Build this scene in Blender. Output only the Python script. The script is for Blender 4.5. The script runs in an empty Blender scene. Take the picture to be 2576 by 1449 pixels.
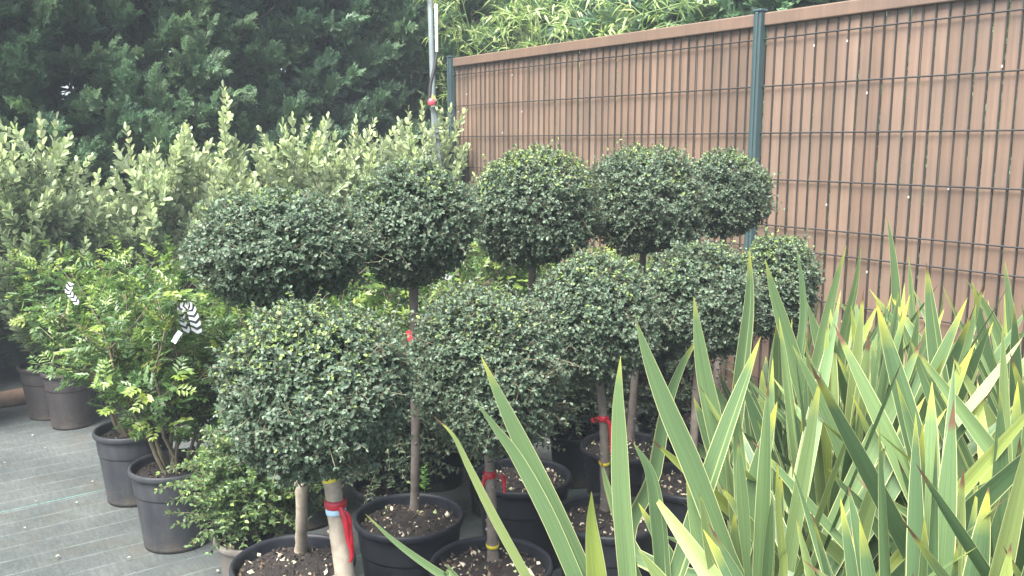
import bpy, math
import numpy as np
from mathutils import Vector
R = math.radians
scene = bpy.context.scene
col = scene.collection

# ------------------------------------------------------------------ camera
H = 1.40
PITCH = R(9.382)
FPX = 3283.55 / 3840 * 2576          # focal length in px of the 2576-wide view
cd = bpy.data.cameras.new("camera")
cd.sensor_width = 36.0
cd.lens = 3283.55 / 3840 * 36
cd.clip_start = 0.05
cd.clip_end = 500
cam = bpy.data.objects.new("camera", cd)
cam.location = (0, 0, H)
cam.rotation_euler = (R(90) - PITCH, 0, 0)
col.objects.link(cam)
scene.camera = cam

# ------------------------------------------------------------------ sky, sun, exposure
SUN_EL, SUN_AZ = R(60), R(-146)      # azimuth clockwise from +Y
world = bpy.data.worlds.new("World")
scene.world = world
world.use_nodes = True
nt = world.node_tree
nt.nodes.clear()
wo = nt.nodes.new("ShaderNodeOutputWorld")
bg = nt.nodes.new("ShaderNodeBackground")
sk = nt.nodes.new("ShaderNodeTexSky")
sk.sky_type = 'NISHITA'
sk.sun_disc = False
sk.sun_elevation = SUN_EL
sk.sun_rotation = SUN_AZ
sk.dust_density = 4.0
sk.air_density = 1.0
sk.ozone_density = 1.0
bg.inputs[1].default_value = 0.10
nt.links.new(sk.outputs[0], bg.inputs[0])
nt.links.new(bg.outputs[0], wo.inputs[0])
sd = bpy.data.lights.new("sun", 'SUN')
sd.energy = 5.0
sd.angle = R(42)
sd.color = (1.0, 0.97, 0.92)
sun = bpy.data.objects.new("sun", sd)
sv = Vector((math.sin(SUN_AZ) * math.cos(SUN_EL), math.cos(SUN_AZ) * math.cos(SUN_EL), math.sin(SUN_EL)))
sun.rotation_euler = sv.to_track_quat('Z', 'Y').to_euler()
sun.location = (0, 0, 8)
col.objects.link(sun)
vs = scene.view_settings
vs.view_transform = 'Standard'
vs.look = 'None'
vs.gamma = 1.0
vs.exposure = 1.98
cy = scene.cycles
cy.max_bounces = 8
cy.diffuse_bounces = 4
cy.glossy_bounces = 2
cy.transmission_bounces = 4
cy.transparent_max_bounces = 4

# ------------------------------------------------------------------ geometry helpers
cp, sp = math.cos(PITCH), math.sin(PITCH)

def ray(px, py):
    x = (px - 1288) / FPX
    u = -(py - 724.5) / FPX
    return np.array([x, cp + u * sp, -sp + u * cp])

def atY(px, py, Y):
    r = ray(px, py)
    return np.array([0, 0, H]) + r * (Y / r[1])

def atZ(px, py, z):
    r = ray(px, py)
    return np.array([0, 0, H]) + r * ((z - H) / r[2])

def project(p):
    x, y, z = p[0], p[1], p[2] - H
    d = y * cp - z * sp
    u = y * sp + z * cp
    return 1288 + x / d * FPX, 724.5 - u / d * FPX

HD = np.array([0.8100, 0.5864, 0.0])       # along the hedge, rightwards and away
FD = np.array([-0.5864, 0.8100, 0.0])      # along the fence, leftwards and away

def nrm(a):
    return a / np.maximum(np.linalg.norm(a, axis=-1, keepdims=True), 1e-9)

class MB:
    """Collects vertices, triangles, quads and per-vertex float attributes; builds ONE mesh."""
    def __init__(s):
        s.v, s.t, s.q, s.a, s.n, s.m = [], [], [], {}, 0, []
        s.tm, s.qm = [], []
    def add(s, V, T=None, Q=None, mat=0, **at):
        V = np.asarray(V, float).reshape(-1, 3)
        k = len(V)
        s.v.append(V)
        if T is not None and len(T):
            s.t.append(np.asarray(T, int).reshape(-1, 3) + s.n); s.tm.append(np.full(len(s.t[-1]), mat))
        if Q is not None and len(Q):
            s.q.append(np.asarray(Q, int).reshape(-1, 4) + s.n); s.qm.append(np.full(len(s.q[-1]), mat))
        for key in set(list(s.a) + list(at)):
            if key not in s.a:
                s.a[key] = [np.zeros(s.n)]
            val = at.get(key, 0.0)
            s.a[key].append(np.broadcast_to(np.asarray(val, float), (k,)))
        s.n += k
        return s
    def build(s, name, mats, parent=None, smooth=True, loc=None):
        me = bpy.data.meshes.new(name)
        V = np.concatenate(s.v)
        if loc is not None:
            V = V - np.asarray(loc)
        T = np.concatenate(s.t) if s.t else np.zeros((0, 3), int)
        Q = np.concatenate(s.q) if s.q else np.zeros((0, 4), int)
        li = np.concatenate([T.ravel(), Q.ravel()]).astype(np.int32)
        nT, nQ = len(T), len(Q)
        ls = np.concatenate([np.arange(nT) * 3, nT * 3 + np.arange(nQ) * 4]).astype(np.int32)
        me.vertices.add(len(V)); me.vertices.foreach_set("co", V.astype(np.float32).ravel())
        me.loops.add(len(li)); me.loops.foreach_set("vertex_index", li)
        me.polygons.add(nT + nQ); me.polygons.foreach_set("loop_start", ls)
        mi = np.concatenate([np.concatenate(s.tm) if s.tm else np.zeros(0), np.concatenate(s.qm) if s.qm else np.zeros(0)]).astype(np.int32)
        me.polygons.foreach_set("material_index", mi)
        me.polygons.foreach_set("use_smooth", np.full(nT + nQ, smooth))
        for key, lst in s.a.items():
            at = me.attributes.new(key, 'FLOAT', 'POINT')
            at.data.foreach_set("value", np.concatenate(lst).astype(np.float32))
        me.update(calc_edges=True)
        for m in (mats if isinstance(mats, (list, tuple)) else [mats]):
            me.materials.append(m)
        o = bpy.data.objects.new(name, me)
        col.objects.link(o)
        if parent is not None:
            o.parent = parent
        elif loc is not None:
            o.location = tuple(loc)
        return o

def box(mb, c, size, ax=None, mat=0, **at):
    c = np.asarray(c, float); h = np.asarray(size, float) / 2
    A = np.eye(3) if ax is None else np.asarray(ax, float)
    s = np.array([[-1,-1,-1],[1,-1,-1],[1,1,-1],[-1,1,-1],[-1,-1,1],[1,-1,1],[1,1,1],[-1,1,1]], float) * h
    mb.add(c + s @ A, Q=[[0,3,2,1],[4,5,6,7],[0,1,5,4],[1,2,6,5],[2,3,7,6],[3,0,4,7]], mat=mat, **at)

def tubes(mb, P, Rr, sides=5, mat=0, cap=False, **at):
    """P (n,k,3) paths, Rr (n,k) radii."""
    P = np.asarray(P, float); Rr = np.asarray(Rr, float)
    if P.ndim == 2:
        P = P[None]; Rr = Rr[None]
    n, k, _ = P.shape
    Tn = nrm(np.gradient(P, axis=1))
    ref = np.zeros_like(Tn); ref[..., 0] = 0.31; ref[..., 1] = 0.95; ref[..., 2] = 0.05
    para = np.abs((Tn * ref).sum(-1)) > 0.95
    ref[para] = (0, 0, 1)
    A = nrm(np.cross(Tn, ref)); B = np.cross(Tn, A)
    th = np.arange(sides) * 2 * math.pi / sides
    V = P[:, :, None] + Rr[:, :, None, None] * (np.cos(th)[None, None, :, None] * A[:, :, None] + np.sin(th)[None, None, :, None] * B[:, :, None])
    i = np.arange(sides); j = (i + 1) % sides
    q = []
    for r in range(k - 1):
        q.append(np.stack([r * sides + i, r * sides + j, (r + 1) * sides + j, (r + 1) * sides + i], 1))
    q = np.concatenate(q)
    Q = (q[None] + (np.arange(n) * k * sides)[:, None, None]).reshape(-1, 4)
    T = None
    if cap:
        T = np.stack([np.zeros(sides - 2, int), np.arange(1, sides - 1), np.arange(2, sides)], 1) + (k - 1) * sides
        T = (T[None] + (np.arange(n) * k * sides)[:, None, None]).reshape(-1, 3)
    a2 = {}
    for key, val in at.items():
        val = np.asarray(val, float)
        a2[key] = val if val.ndim == 0 else np.repeat(val, k * sides)
    mb.add(V.reshape(-1, 3), T=T, Q=Q, mat=mat, **a2)

LEAF8 = (np.array([[0,0,0],[.3,-.5,.06],[.3,0,-.03],[.3,.5,.06],[.68,-.4,.05],[.68,0,-.04],[.68,.4,.05],[1,0,-.1]]),
         np.array([[0,2,1],[0,3,2],[4,5,7],[5,6,7]]), np.array([[1,2,5,4],[2,3,6,5]]))
LEAF5 = (np.array([[0,0,0],[.45,-.5,.07],[.5,0,-.02],[.45,.5,.07],[1,0,-.06]]),
         np.array([[0,2,1],[0,3,2],[1,2,4],[2,3,4]]), np.zeros((0,4), int))
# oval, blunt tip (feijoa)
LEAFO = (np.array([[0,0,0],[.25,-.36,.03],[.25,0,-.03],[.25,.36,.03],[.7,-.5,.06],[.7,0,-.03],[.7,.5,.06],[.95,-.2,.0],[.95,.2,.0],[1,0,-.06]]),
         np.array([[0,2,1],[0,3,2],[7,5,9],[5,8,9],[4,5,7],[5,6,8]]), np.array([[1,2,5,4],[2,3,6,5]]))
# long drooping bamboo leaf
LEAFB = (np.array([[0,0,0],[.2,-.5,.02],[.2,.5,.02],[.55,-.42,-.06],[.55,.42,-.06],[1,0,-.3]]),
         np.array([[0,2,1],[3,4,5]]), np.array([[1,2,4,3]]))

def leaves(mb, P, D, N, L, W, tpl=LEAF8, mat=0, **at):
    n = len(P)
    if n == 0:
        return
    D = nrm(D); S = nrm(np.cross(D, N)); N = np.cross(S, D)
    T0, tri, quad = tpl
    k = len(T0)
    L = np.broadcast_to(np.asarray(L, float), (n,)); W = np.broadcast_to(np.asarray(W, float), (n,))
    V = (P[:, None] + (T0[None, :, 0:1] * L[:, None, None]) * D[:, None] + (T0[None, :, 1:2] * W[:, None, None]) * S[:, None]
         + (T0[None, :, 2:3] * L[:, None, None]) * N[:, None])
    off = (np.arange(n) * k)[:, None, None]
    a2 = {}
    for key, val in at.items():
        val = np.asarray(val, float)
        a2[key] = val if val.ndim == 0 else np.repeat(val, k)
    mb.add(V.reshape(-1, 3), T=(tri[None] + off).reshape(-1, 3) if len(tri) else None,
           Q=(quad[None] + off).reshape(-1, 4) if len(quad) else None, mat=mat, **a2)

def lump(d, seed, f=2.2):
    """smooth pseudo noise on points, about -1..1"""
    r = np.random.RandomState(seed)
    o = np.zeros(d.shape[:-1])
    for i in range(6):
        k = r.normal(size=3) * f * (1 + 0.35 * i)
        o = o + np.sin(d @ k + r.uniform(0, 6.28)) / (1 + 0.3 * i)
    return o / 2.4

def lathe(mb, prof, seg=40, c=(0, 0, 0), mat=0, **at):
    prof = np.asarray(prof, float); k = len(prof)
    th = np.arange(seg) * 2 * math.pi / seg
    V = np.zeros((k, seg, 3))
    V[..., 0] = prof[:, 0:1] * np.cos(th) + c[0]
    V[..., 1] = prof[:, 0:1] * np.sin(th) + c[1]
    V[..., 2] = prof[:, 1:2] + c[2]
    i = np.arange(seg); j = (i + 1) % seg
    Q = np.concatenate([np.stack([r * seg + i, r * seg + j, (r + 1) * seg + j, (r + 1) * seg + i], 1) for r in range(k - 1)])
    mb.add(V.reshape(-1, 3), Q=Q, mat=mat, **at)

def smoothpath(P, n):
    """Catmull-Rom through control points"""
    P = np.asarray(P, float)
    P = np.vstack([2 * P[0] - P[1], P, 2 * P[-1] - P[-2]])
    m = len(P) - 3
    u = np.linspace(0, m - 1e-6, n)
    i = u.astype(int); t = (u - i)[:, None]
    a, b, c, d = P[i], P[i + 1], P[i + 2], P[i + 3]
    return 0.5 * (2 * b + (c - a) * t + (2 * a - 5 * b + 4 * c - d) * t ** 2 + (3 * b - a - 3 * c + d) * t ** 3)

# ------------------------------------------------------------------ naming helpers
def tag(o, label=None, cat=None, group=None, kind=None):
    if label: o["label"] = label
    if cat: o["category"] = cat
    if group: o["group"] = group
    if kind: o["kind"] = kind
    return o

def thing(name, loc, label, cat, group=None):
    o = bpy.data.objects.new(name, None)
    o.empty_display_size = 0.1
    o.location = tuple(loc)
    col.objects.link(o)
    return tag(o, label, cat, group)

# ------------------------------------------------------------------ materials
def newmat(name):
    m = bpy.data.materials.new(name)
    m.use_nodes = True
    t = m.node_tree
    t.nodes.clear()
    return m, t, t.nodes, t.links

def attr(N, name):
    a = N.new("ShaderNodeAttribute"); a.attribute_name = name
    return a.outputs["Fac"]

def ramp(N, Lk, fac, stops):
    r = N.new("ShaderNodeValToRGB")
    e = r.color_ramp.elements
    while len(e) > 1: e.remove(e[-1])
    e[0].position = stops[0][0]; e[0].color = (*stops[0][1], 1)
    for p, c in stops[1:]:
        x = e.new(p); x.color = (*c, 1)
    Lk.new(fac, r.inputs[0])
    return r.outputs[0]

def math_(N, Lk, op, a, b=None, c=None, clamp=False):
    n = N.new("ShaderNodeMath"); n.operation = op; n.use_clamp = clamp
    for i, v in enumerate((a, b, c)):
        if v is None: continue
        if isinstance(v, (int, float)): n.inputs[i].default_value = v
        else: Lk.new(v, n.inputs[i])
    return n.outputs[0]

def mixc(N, Lk, fac, a, b, mode='MIX'):
    n = N.new("ShaderNodeMix"); n.data_type = 'RGBA'; n.blend_type = mode
    for s, v in ((0, fac), (6, a), (7, b)):
        if isinstance(v, (int, float)): n.inputs[s].default_value = v
        elif isinstance(v, tuple): n.inputs[s].default_value = (*v, 1)
        else: Lk.new(v, n.inputs[s])
    return n.outputs[2]

def noise(N, Lk, scale, detail=4, rough=.6, vec=None):
    n = N.new("ShaderNodeTexNoise"); n.inputs["Scale"].default_value = scale
    n.inputs["Detail"].default_value = detail; n.inputs["Roughness"].default_value = rough
    if vec is not None: Lk.new(vec, n.inputs["Vector"])
    return n.outputs["Fac"]

def bump(N, Lk, h, strength=.3, dist=.01):
    b = N.new("ShaderNodeBump"); b.inputs["Strength"].default_value = strength; b.inputs["Distance"].default_value = dist
    Lk.new(h, b.inputs["Height"])
    return b.outputs[0]

def finish(N, Lk, colr, rough=.5, normal=None, transl=0.0, tcol=None, spec=.5):
    o = N.new("ShaderNodeOutputMaterial")
    p = N.new("ShaderNodeBsdfPrincipled")
    if isinstance(colr, tuple): p.inputs["Base Color"].default_value = (*colr, 1)
    else: Lk.new(colr, p.inputs["Base Color"])
    if isinstance(rough, (int, float)): p.inputs["Roughness"].default_value = rough
    else: Lk.new(rough, p.inputs["Roughness"])
    p.inputs["Specular IOR Level"].default_value = spec
    if normal is not None: Lk.new(normal, p.inputs["Normal"])
    if transl > 0:
        t = N.new("ShaderNodeBsdfTranslucent")
        Lk.new(tcol if tcol is not None else colr, t.inputs[0])
        mx = N.new("ShaderNodeMixShader"); mx.inputs[0].default_value = transl
        Lk.new(p.outputs[0], mx.inputs[1]); Lk.new(t.outputs[0], mx.inputs[2])
        Lk.new(mx.outputs[0], o.inputs[0])
    else:
        Lk.new(p.outputs[0], o.inputs[0])
    return p

def leafmat(name, base, young, rough=.45, transl=.25, under=None, spec=.5):
    m, t, N, Lk = newmat(name)
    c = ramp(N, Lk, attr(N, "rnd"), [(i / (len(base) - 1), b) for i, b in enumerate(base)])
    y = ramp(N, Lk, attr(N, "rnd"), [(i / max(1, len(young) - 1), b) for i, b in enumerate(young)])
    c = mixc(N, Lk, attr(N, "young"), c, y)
    if under:
        g = N.new("ShaderNodeNewGeometry")
        c = mixc(N, Lk, math_(N, Lk, 'MULTIPLY', g.outputs["Backfacing"], .75), c, under)
    hs = N.new("ShaderNodeHueSaturation"); hs.inputs["Value"].default_value = 1.5; hs.inputs["Saturation"].default_value = 1.15
    Lk.new(c, hs.inputs["Color"])
    finish(N, Lk, c, rough, None, transl, hs.outputs[0], spec)
    return m

M_PRIVET = leafmat("privet_leaf", [(.030,.056,.033),(.056,.094,.055),(.088,.132,.082),(.128,.172,.118)], [(.13,.205,.05),(.22,.285,.075)], .5, .22, (.10,.14,.085), .45)
M_LONI = leafmat("small_privet_leaf", [(.035,.07,.024),(.06,.115,.035),(.09,.15,.05)], [(.13,.21,.05),(.22,.28,.08)], .42, .25, (.1,.15,.07))
M_FEIJOA = leafmat("silver_leaf", [(.09,.14,.065),(.16,.225,.105),(.25,.32,.155),(.34,.405,.22)], [(.33,.43,.15),(.45,.52,.23)], .5, .2, (.31,.36,.24))
M_MASTIC = leafmat("mastic_leaf", [(.034,.076,.022),(.056,.115,.032),(.088,.155,.042)], [(.11,.19,.033),(.17,.24,.04),(.24,.26,.055)], .42, .3, (.1,.17,.06))
M_CYPRESS = leafmat("cypress_spray", [(.06,.115,.068),(.105,.18,.098),(.16,.235,.125)], [(.16,.25,.085),(.22,.29,.11)], .5, .32)
M_BAMBOO = leafmat("bamboo_leaf", [(.16,.25,.09),(.26,.36,.13),(.36,.44,.19)], [(.38,.42,.2),(.48,.48,.27)], .45, .35)
M_WEED = leafmat("weed_leaf", [(.1,.22,.04),(.16,.3,.06)], [(.2,.34,.08),(.2,.34,.08)], .5, .3)

def barkmat(name, a, b, scale=30, rough=.8):
    m, t, N, Lk = newmat(name)
    tc = N.new("ShaderNodeTexCoord")
    n = noise(N, Lk, scale, 6, .65, tc.outputs["Object"])
    n2 = noise(N, Lk, scale * .22, 3, .5, tc.outputs["Object"])
    f = math_(N, Lk, 'ADD', math_(N, Lk, 'MULTIPLY', n, .6), math_(N, Lk, 'MULTIPLY', n2, .4))
    c = ramp(N, Lk, f, [(.3, a), (.68, b)])
    finish(N, Lk, c, rough, bump(N, Lk, n, .5, .006))
    return m
M_TRUNK = barkmat("trunk_bark", (.15,.12,.085), (.42,.37,.29))
M_TRUNKD = barkmat("grey_bark", (.09,.075,.062), (.24,.205,.175))
M_STEM = barkmat("twig_bark", (.07,.06,.035), (.17,.14,.085))
M_HSTEM = barkmat("hedge_bark", (.03,.022,.017), (.08,.06,.045))
M_LOG = barkmat("edging_wood", (.12,.075,.05), (.28,.18,.12), 12)

def plain(name, c, rough=.5, var=.25, scale=8, bmp=0.0, spec=.5):
    m, t, N, Lk = newmat(name)
    tc = N.new("ShaderNodeTexCoord")
    n = noise(N, Lk, scale, 5, .65, tc.outputs["Object"])
    lo = tuple(x * (1 - var) for x in c); hi = tuple(min(1, x * (1 + var)) for x in c)
    cc = ramp(N, Lk, n, [(.3, lo), (.7, hi)])
    finish(N, Lk, cc, rough, bump(N, Lk, noise(N, Lk, scale * 12, 3, .6, tc.outputs["Object"]), bmp, .004) if bmp else None, spec=spec)
    return m

def potmat(name, c, dust, amount):
    m, t, N, Lk = newmat(name)
    tc = N.new("ShaderNodeTexCoord")
    n = noise(N, Lk, 9, 6, .7, tc.outputs["Object"])
    mp = N.new("ShaderNodeMapping"); mp.inputs["Scale"].default_value = (30, 30, 3); Lk.new(tc.outputs["Object"], mp.inputs[0])
    st = noise(N, Lk, 1.0, 4, .6, mp.outputs[0])
    f = math_(N, Lk, 'MULTIPLY', math_(N, Lk, 'ADD', math_(N, Lk, 'MULTIPLY', n, .6), math_(N, Lk, 'MULTIPLY', st, .4)), 1.0)
    cc = ramp(N, Lk, f, [(.38, c), (.72, tuple(a * (1 - amount) + b * amount for a, b in zip(c, dust)))])
    sz_ = N.new("ShaderNodeSeparateXYZ"); Lk.new(tc.outputs["Object"], sz_.inputs[0])
    sp_ = math_(N, Lk, 'SUBTRACT', math_(N, Lk, 'ADD', noise(N, Lk, 26, 6, .75, tc.outputs["Object"]), .02), math_(N, Lk, 'MULTIPLY', sz_.outputs[2], 2.2))
    cc = mixc(N, Lk, math_(N, Lk, 'MULTIPLY', math_(N, Lk, 'SUBTRACT', sp_, .38), 3.0, clamp=True), cc, (.075,.065,.05))
    ro = ramp(N, Lk, n, [(.3, (.38,) * 3), (.7, (.62,) * 3)])
    finish(N, Lk, cc, ro, bump(N, Lk, noise(N, Lk, 160, 2, .5, tc.outputs["Object"]), .12, .002), spec=.22)
    return m
M_POT = potmat("black_pot_plastic", (.007,.009,.013), (.10,.10,.10), .16)
M_POTG = potmat("grey_pot_plastic", (.020,.023,.028), (.12,.118,.115), .3)
M_POTB = potmat("brown_pot_plastic", (.028,.025,.026), (.10,.09,.08), .35)
M_POTW = potmat("weathered_pot_plastic", (.10,.095,.085), (.26,.23,.2), .7)
M_SOIL = plain("potting_soil", (.009,.0065,.005), .95, .6, 40, .8)

m, t, N, Lk = newmat("bark_chips")
M_CHIP = m
finish(N, Lk, ramp(N, Lk, attr(N, "rnd"), [(0, (.010,.007,.005)), (.5, (.028,.019,.013)), (.74, (.08,.052,.032)), (.8, (.3,.24,.17)), (.92, (.5,.45,.36)), (1, (.2,.27,.1))]), .85)

def metal(name, c, rough=.5):
    return plain(name, c, rough, .15, 6, .05)
M_POST = metal("dark_green_coating", (.035,.062,.066), .38)
M_WIRE = metal("dark_wire_coating", (.018,.020,.021), .45)
M_GALV = metal("galvanised_steel", (.15,.18,.185), .55)
M_WHITEP = plain("white_plastic", (.6,.62,.61), .4, .1)
M_DOT = plain("pale_dot_mat", (.42,.43,.41), .4, .1)
M_RED = plain("red_ribbon_plastic", (.40,.010,.024), .3, .35, 40)
M_REDCAP = plain("red_cap_plastic", (.7,.06,.08), .4, .1)
M_YEL = plain("yellow_tape", (.7,.6,.05), .5, .15)
M_BLUE = plain("pale_blue_label", (.42,.62,.74), .5, .1)
M_HOSE = plain("dark_hose_rubber", (.03,.033,.035), .5, .2)

# slats
m, t, N, Lk = newmat("brown_slat_plastic")
M_SLAT = m
tc = N.new("ShaderNodeTexCoord")
mp = N.new("ShaderNodeMapping"); mp.inputs["Scale"].default_value = (60, 60, 1.3); Lk.new(tc.outputs["Object"], mp.inputs[0])
gr = noise(N, Lk, 1.0, 4, .6, mp.outputs[0])
bl = noise(N, Lk, 3.0, 5, .6, tc.outputs["Object"])
c = ramp(N, Lk, attr(N, "rnd"), [(0, (.130,.092,.070)), (.5, (.153,.109,.083)), (1, (.176,.127,.098))])
c = mixc(N, Lk, 1.0, c, ramp(N, Lk, gr, [(.3, (.86,.86,.86)), (.7, (1.08,1.06,1.04))]), 'MULTIPLY')
c = mixc(N, Lk, 1.0, c, ramp(N, Lk, bl, [(.3, (.80,.83,.84)), (.7, (1.12,1.07,1.02))]), 'MULTIPLY')
finish(N, Lk, c, .42, bump(N, Lk, gr, .1, .002), .0)

# ground fabric: woven, with paler tracer threads that run along the hedge
m, t, N, Lk = newmat("weed_fabric")
M_GROUND = m
tc = N.new("ShaderNodeTexCoord")
sx = N.new("ShaderNodeSeparateXYZ"); Lk.new(tc.outputs["Object"], sx.inputs[0])
wob = noise(N, Lk, 1.2, 2, .5, tc.outputs["Object"])
across = math_(N, Lk, 'ADD', math_(N, Lk, 'ADD', math_(N, Lk, 'MULTIPLY', sx.outputs[0], -.5864), math_(N, Lk, 'MULTIPLY', sx.outputs[1], .81)), math_(N, Lk, 'MULTIPLY', wob, .03))
along = math_(N, Lk, 'ADD', math_(N, Lk, 'MULTIPLY', sx.outputs[0], .81), math_(N, Lk, 'MULTIPLY', sx.outputs[1], .5864))
def line(period, width, off=0.0):
    f = math_(N, Lk, 'FRACT', math_(N, Lk, 'DIVIDE', math_(N, Lk, 'ADD', across, off), period))
    d = math_(N, Lk, 'ABSOLUTE', math_(N, Lk, 'SUBTRACT', f, .5))
    return math_(N, Lk, 'SUBTRACT', 1.0, math_(N, Lk, 'DIVIDE', math_(N, Lk, 'MULTIPLY', d, period), width), clamp=True)
cv = N.new("ShaderNodeCombineXYZ"); Lk.new(math_(N, Lk, 'MULTIPLY', across, 190.0), cv.inputs[0]); Lk.new(math_(N, Lk, 'MULTIPLY', along, 50.0), cv.inputs[1])
weave = noise(N, Lk, 1.0, 3, .7, cv.outputs[0])
cv2 = N.new("ShaderNodeCombineXYZ"); Lk.new(math_(N, Lk, 'MULTIPLY', across, 14.0), cv2.inputs[0]); Lk.new(math_(N, Lk, 'MULTIPLY', along, 90.0), cv2.inputs[1])
weft = noise(N, Lk, 1.0, 3, .7, cv2.outputs[0])
big = noise(N, Lk, 1.6, 5, .62, tc.outputs["Object"])
dirt = noise(N, Lk, 5.0, 6, .7, tc.outputs["Object"])
c = ramp(N, Lk, big, [(.28, (.028,.036,.036)), (.5, (.054,.063,.062)), (.75, (.092,.103,.100))])
c = mixc(N, Lk, 1.0, c, ramp(N, Lk, weave, [(.3, (.72,.72,.72)), (.7, (1.2,1.2,1.2))]), 'MULTIPLY')
c = mixc(N, Lk, 1.0, c, ramp(N, Lk, weft, [(.3, (.75,.75,.75)), (.7, (1.15,1.15,1.15))]), 'MULTIPLY')
c = mixc(N, Lk, ramp(N, Lk, dirt, [(.52, (0,0,0)), (.7, (.7,.7,.7))]), c, (.05,.046,.036))
brk = ramp(N, Lk, noise(N, Lk, 7, 3, .6, tc.outputs["Object"]), [(.35, (.15,)*3), (.6, (1,)*3)])
c = mixc(N, Lk, math_(N, Lk, 'MULTIPLY', math_(N, Lk, 'MULTIPLY', line(.115, .0055), brk), .3), c, (.22,.26,.255))
c = mixc(N, Lk, math_(N, Lk, 'MULTIPLY', math_(N, Lk, 'MULTIPLY', line(1.15, .006, .268), brk), .5), c, (.14,.34,.30))
finish(N, Lk, c, .62, bump(N, Lk, weave, .4, .004), spec=.45)

# sword leaf of the flax
m, t, N, Lk = newmat("flax_leaf")
M_FLAX = m
ac, al, rn, br = attr(N, "across"), attr(N, "along"), attr(N, "rnd"), attr(N, "brown")
cv = N.new("ShaderNodeCombineXYZ")
Lk.new(math_(N, Lk, 'MULTIPLY', ac, 16.0), cv.inputs[0]); Lk.new(math_(N, Lk, 'MULTIPLY', al, 1.6), cv.inputs[1]); Lk.new(math_(N, Lk, 'MULTIPLY', rn, 91.0), cv.inputs[2])
stk = noise(N, Lk, 1.0, 4, .65, cv.outputs[0])
cv = N.new("ShaderNodeCombineXYZ")
Lk.new(math_(N, Lk, 'MULTIPLY', ac, 5.0), cv.inputs[0]); Lk.new(math_(N, Lk, 'MULTIPLY', al, .5), cv.inputs[1]); Lk.new(math_(N, Lk, 'MULTIPLY', rn, 57.0), cv.inputs[2])
stk2 = noise(N, Lk, 1.0, 2, .5, cv.outputs[0])
g = ramp(N, Lk, rn, [(0, (.062,.115,.050)), (.4, (.088,.152,.066)), (.75, (.118,.19,.076)), (.93, (.18,.235,.08)), (1, (.26,.33,.075))])
g = mixc(N, Lk, 1.0, g, ramp(N, Lk, stk, [(.3, (.78,.8,.8)), (.5, (1,1,1)), (.72, (1.22,1.18,1.05))]), 'MULTIPLY')
g = mixc(N, Lk, ramp(N, Lk, stk2, [(.68, (0,0,0)), (.71, (.7,.7,.7))]), g, (.36,.40,.16))
edge = math_(N, Lk, 'ABSOLUTE', math_(N, Lk, 'SUBTRACT', ac, .5))
thr = math_(N, Lk, 'SUBTRACT', .477, math_(N, Lk, 'MULTIPLY', math_(N, Lk, 'FRACT', math_(N, Lk, 'MULTIPLY', rn, 13.7)), .022))
em = math_(N, Lk, 'MULTIPLY', math_(N, Lk, 'SUBTRACT', edge, thr), 60.0, clamp=True)
g = mixc(N, Lk, em, g, (.50,.52,.25))
spk = noise(N, Lk, 9.0, 4, .6)
tip = math_(N, Lk, 'ADD', al, math_(N, Lk, 'MULTIPLY', math_(N, Lk, 'SUBTRACT', spk, .5), .08))
yf = math_(N, Lk, 'MULTIPLY', math_(N, Lk, 'SUBTRACT', tip, math_(N, Lk, 'SUBTRACT', .97, math_(N, Lk, 'MULTIPLY', math_(N, Lk, 'FRACT', math_(N, Lk, 'MULTIPLY', rn, 7.3)), .10))), 9.0, clamp=True)
g = mixc(N, Lk, math_(N, Lk, 'MULTIPLY', yf, .8), g, (.46,.45,.06))
bf = math_(N, Lk, 'MULTIPLY', math_(N, Lk, 'SUBTRACT', tip, math_(N, Lk, 'SUBTRACT', 1.02, math_(N, Lk, 'MULTIPLY', br, .075))), 50.0, clamp=True)
g = mixc(N, Lk, bf, g, (.12,.068,.04))
g = mixc(N, Lk, math_(N, Lk, 'MULTIPLY', math_(N, Lk, 'SUBTRACT', 1.0, math_(N, Lk, 'MULTIPLY', edge, 55.0), clamp=True), .45), g, (.05,.07,.035))
hs = N.new("ShaderNodeHueSaturation"); hs.inputs["Value"].default_value = 1.3; hs.inputs["Saturation"].default_value = 1.1; Lk.new(g, hs.inputs["Color"])
finish(N, Lk, g, .5, bump(N, Lk, stk, .25, .003), .20, hs.outputs[0], .42)

# chevron tape
m, t, N, Lk = newmat("chevron_tape")
M_CHEV = m
v = math_(N, Lk, 'ADD', math_(N, Lk, 'MULTIPLY', attr(N, "along"), 5.5), math_(N, Lk, 'ABSOLUTE', math_(N, Lk, 'SUBTRACT', attr(N, "across"), .5)))
f = math_(N, Lk, 'GREATER_THAN', math_(N, Lk, 'FRACT', v), .55)
finish(N, Lk, mixc(N, Lk, f, (.55,.58,.58), (.02,.022,.03)), .35)

# ------------------------------------------------------------------ ground
mb = MB()
g = 60.0
xs = np.concatenate([[-g, -20, -8], np.linspace(-4, 4, 41), [8, 20, g]])
ys = np.concatenate([[-g, -20, -6], np.linspace(0, 8, 41), [14, 30, g]])
X, Y = np.meshgrid(xs, ys, indexing='ij')
rs = np.random.RandomState(3)
pts = np.stack([X, Y, np.zeros_like(X)], -1)
Z = .004 * lump(pts * np.array([1, 1, 0]), 5, 3.0)
Z[(np.abs(X) > 5) | (Y < -1) | (Y > 9)] = 0
pts[..., 2] = Z
n1, n2 = X.shape
ii, jj = np.meshgrid(np.arange(n1 - 1), np.arange(n2 - 1), indexing='ij')
a = ii * n2 + jj
mb.add(pts.reshape(-1, 3), Q=np.stack([a, a + n2, a + n2 + 1, a + 1], -1).reshape(-1, 4))
tag(mb.build("ground", M_GROUND), "dark green woven weed fabric covering the ground", kind="structure")

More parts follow.
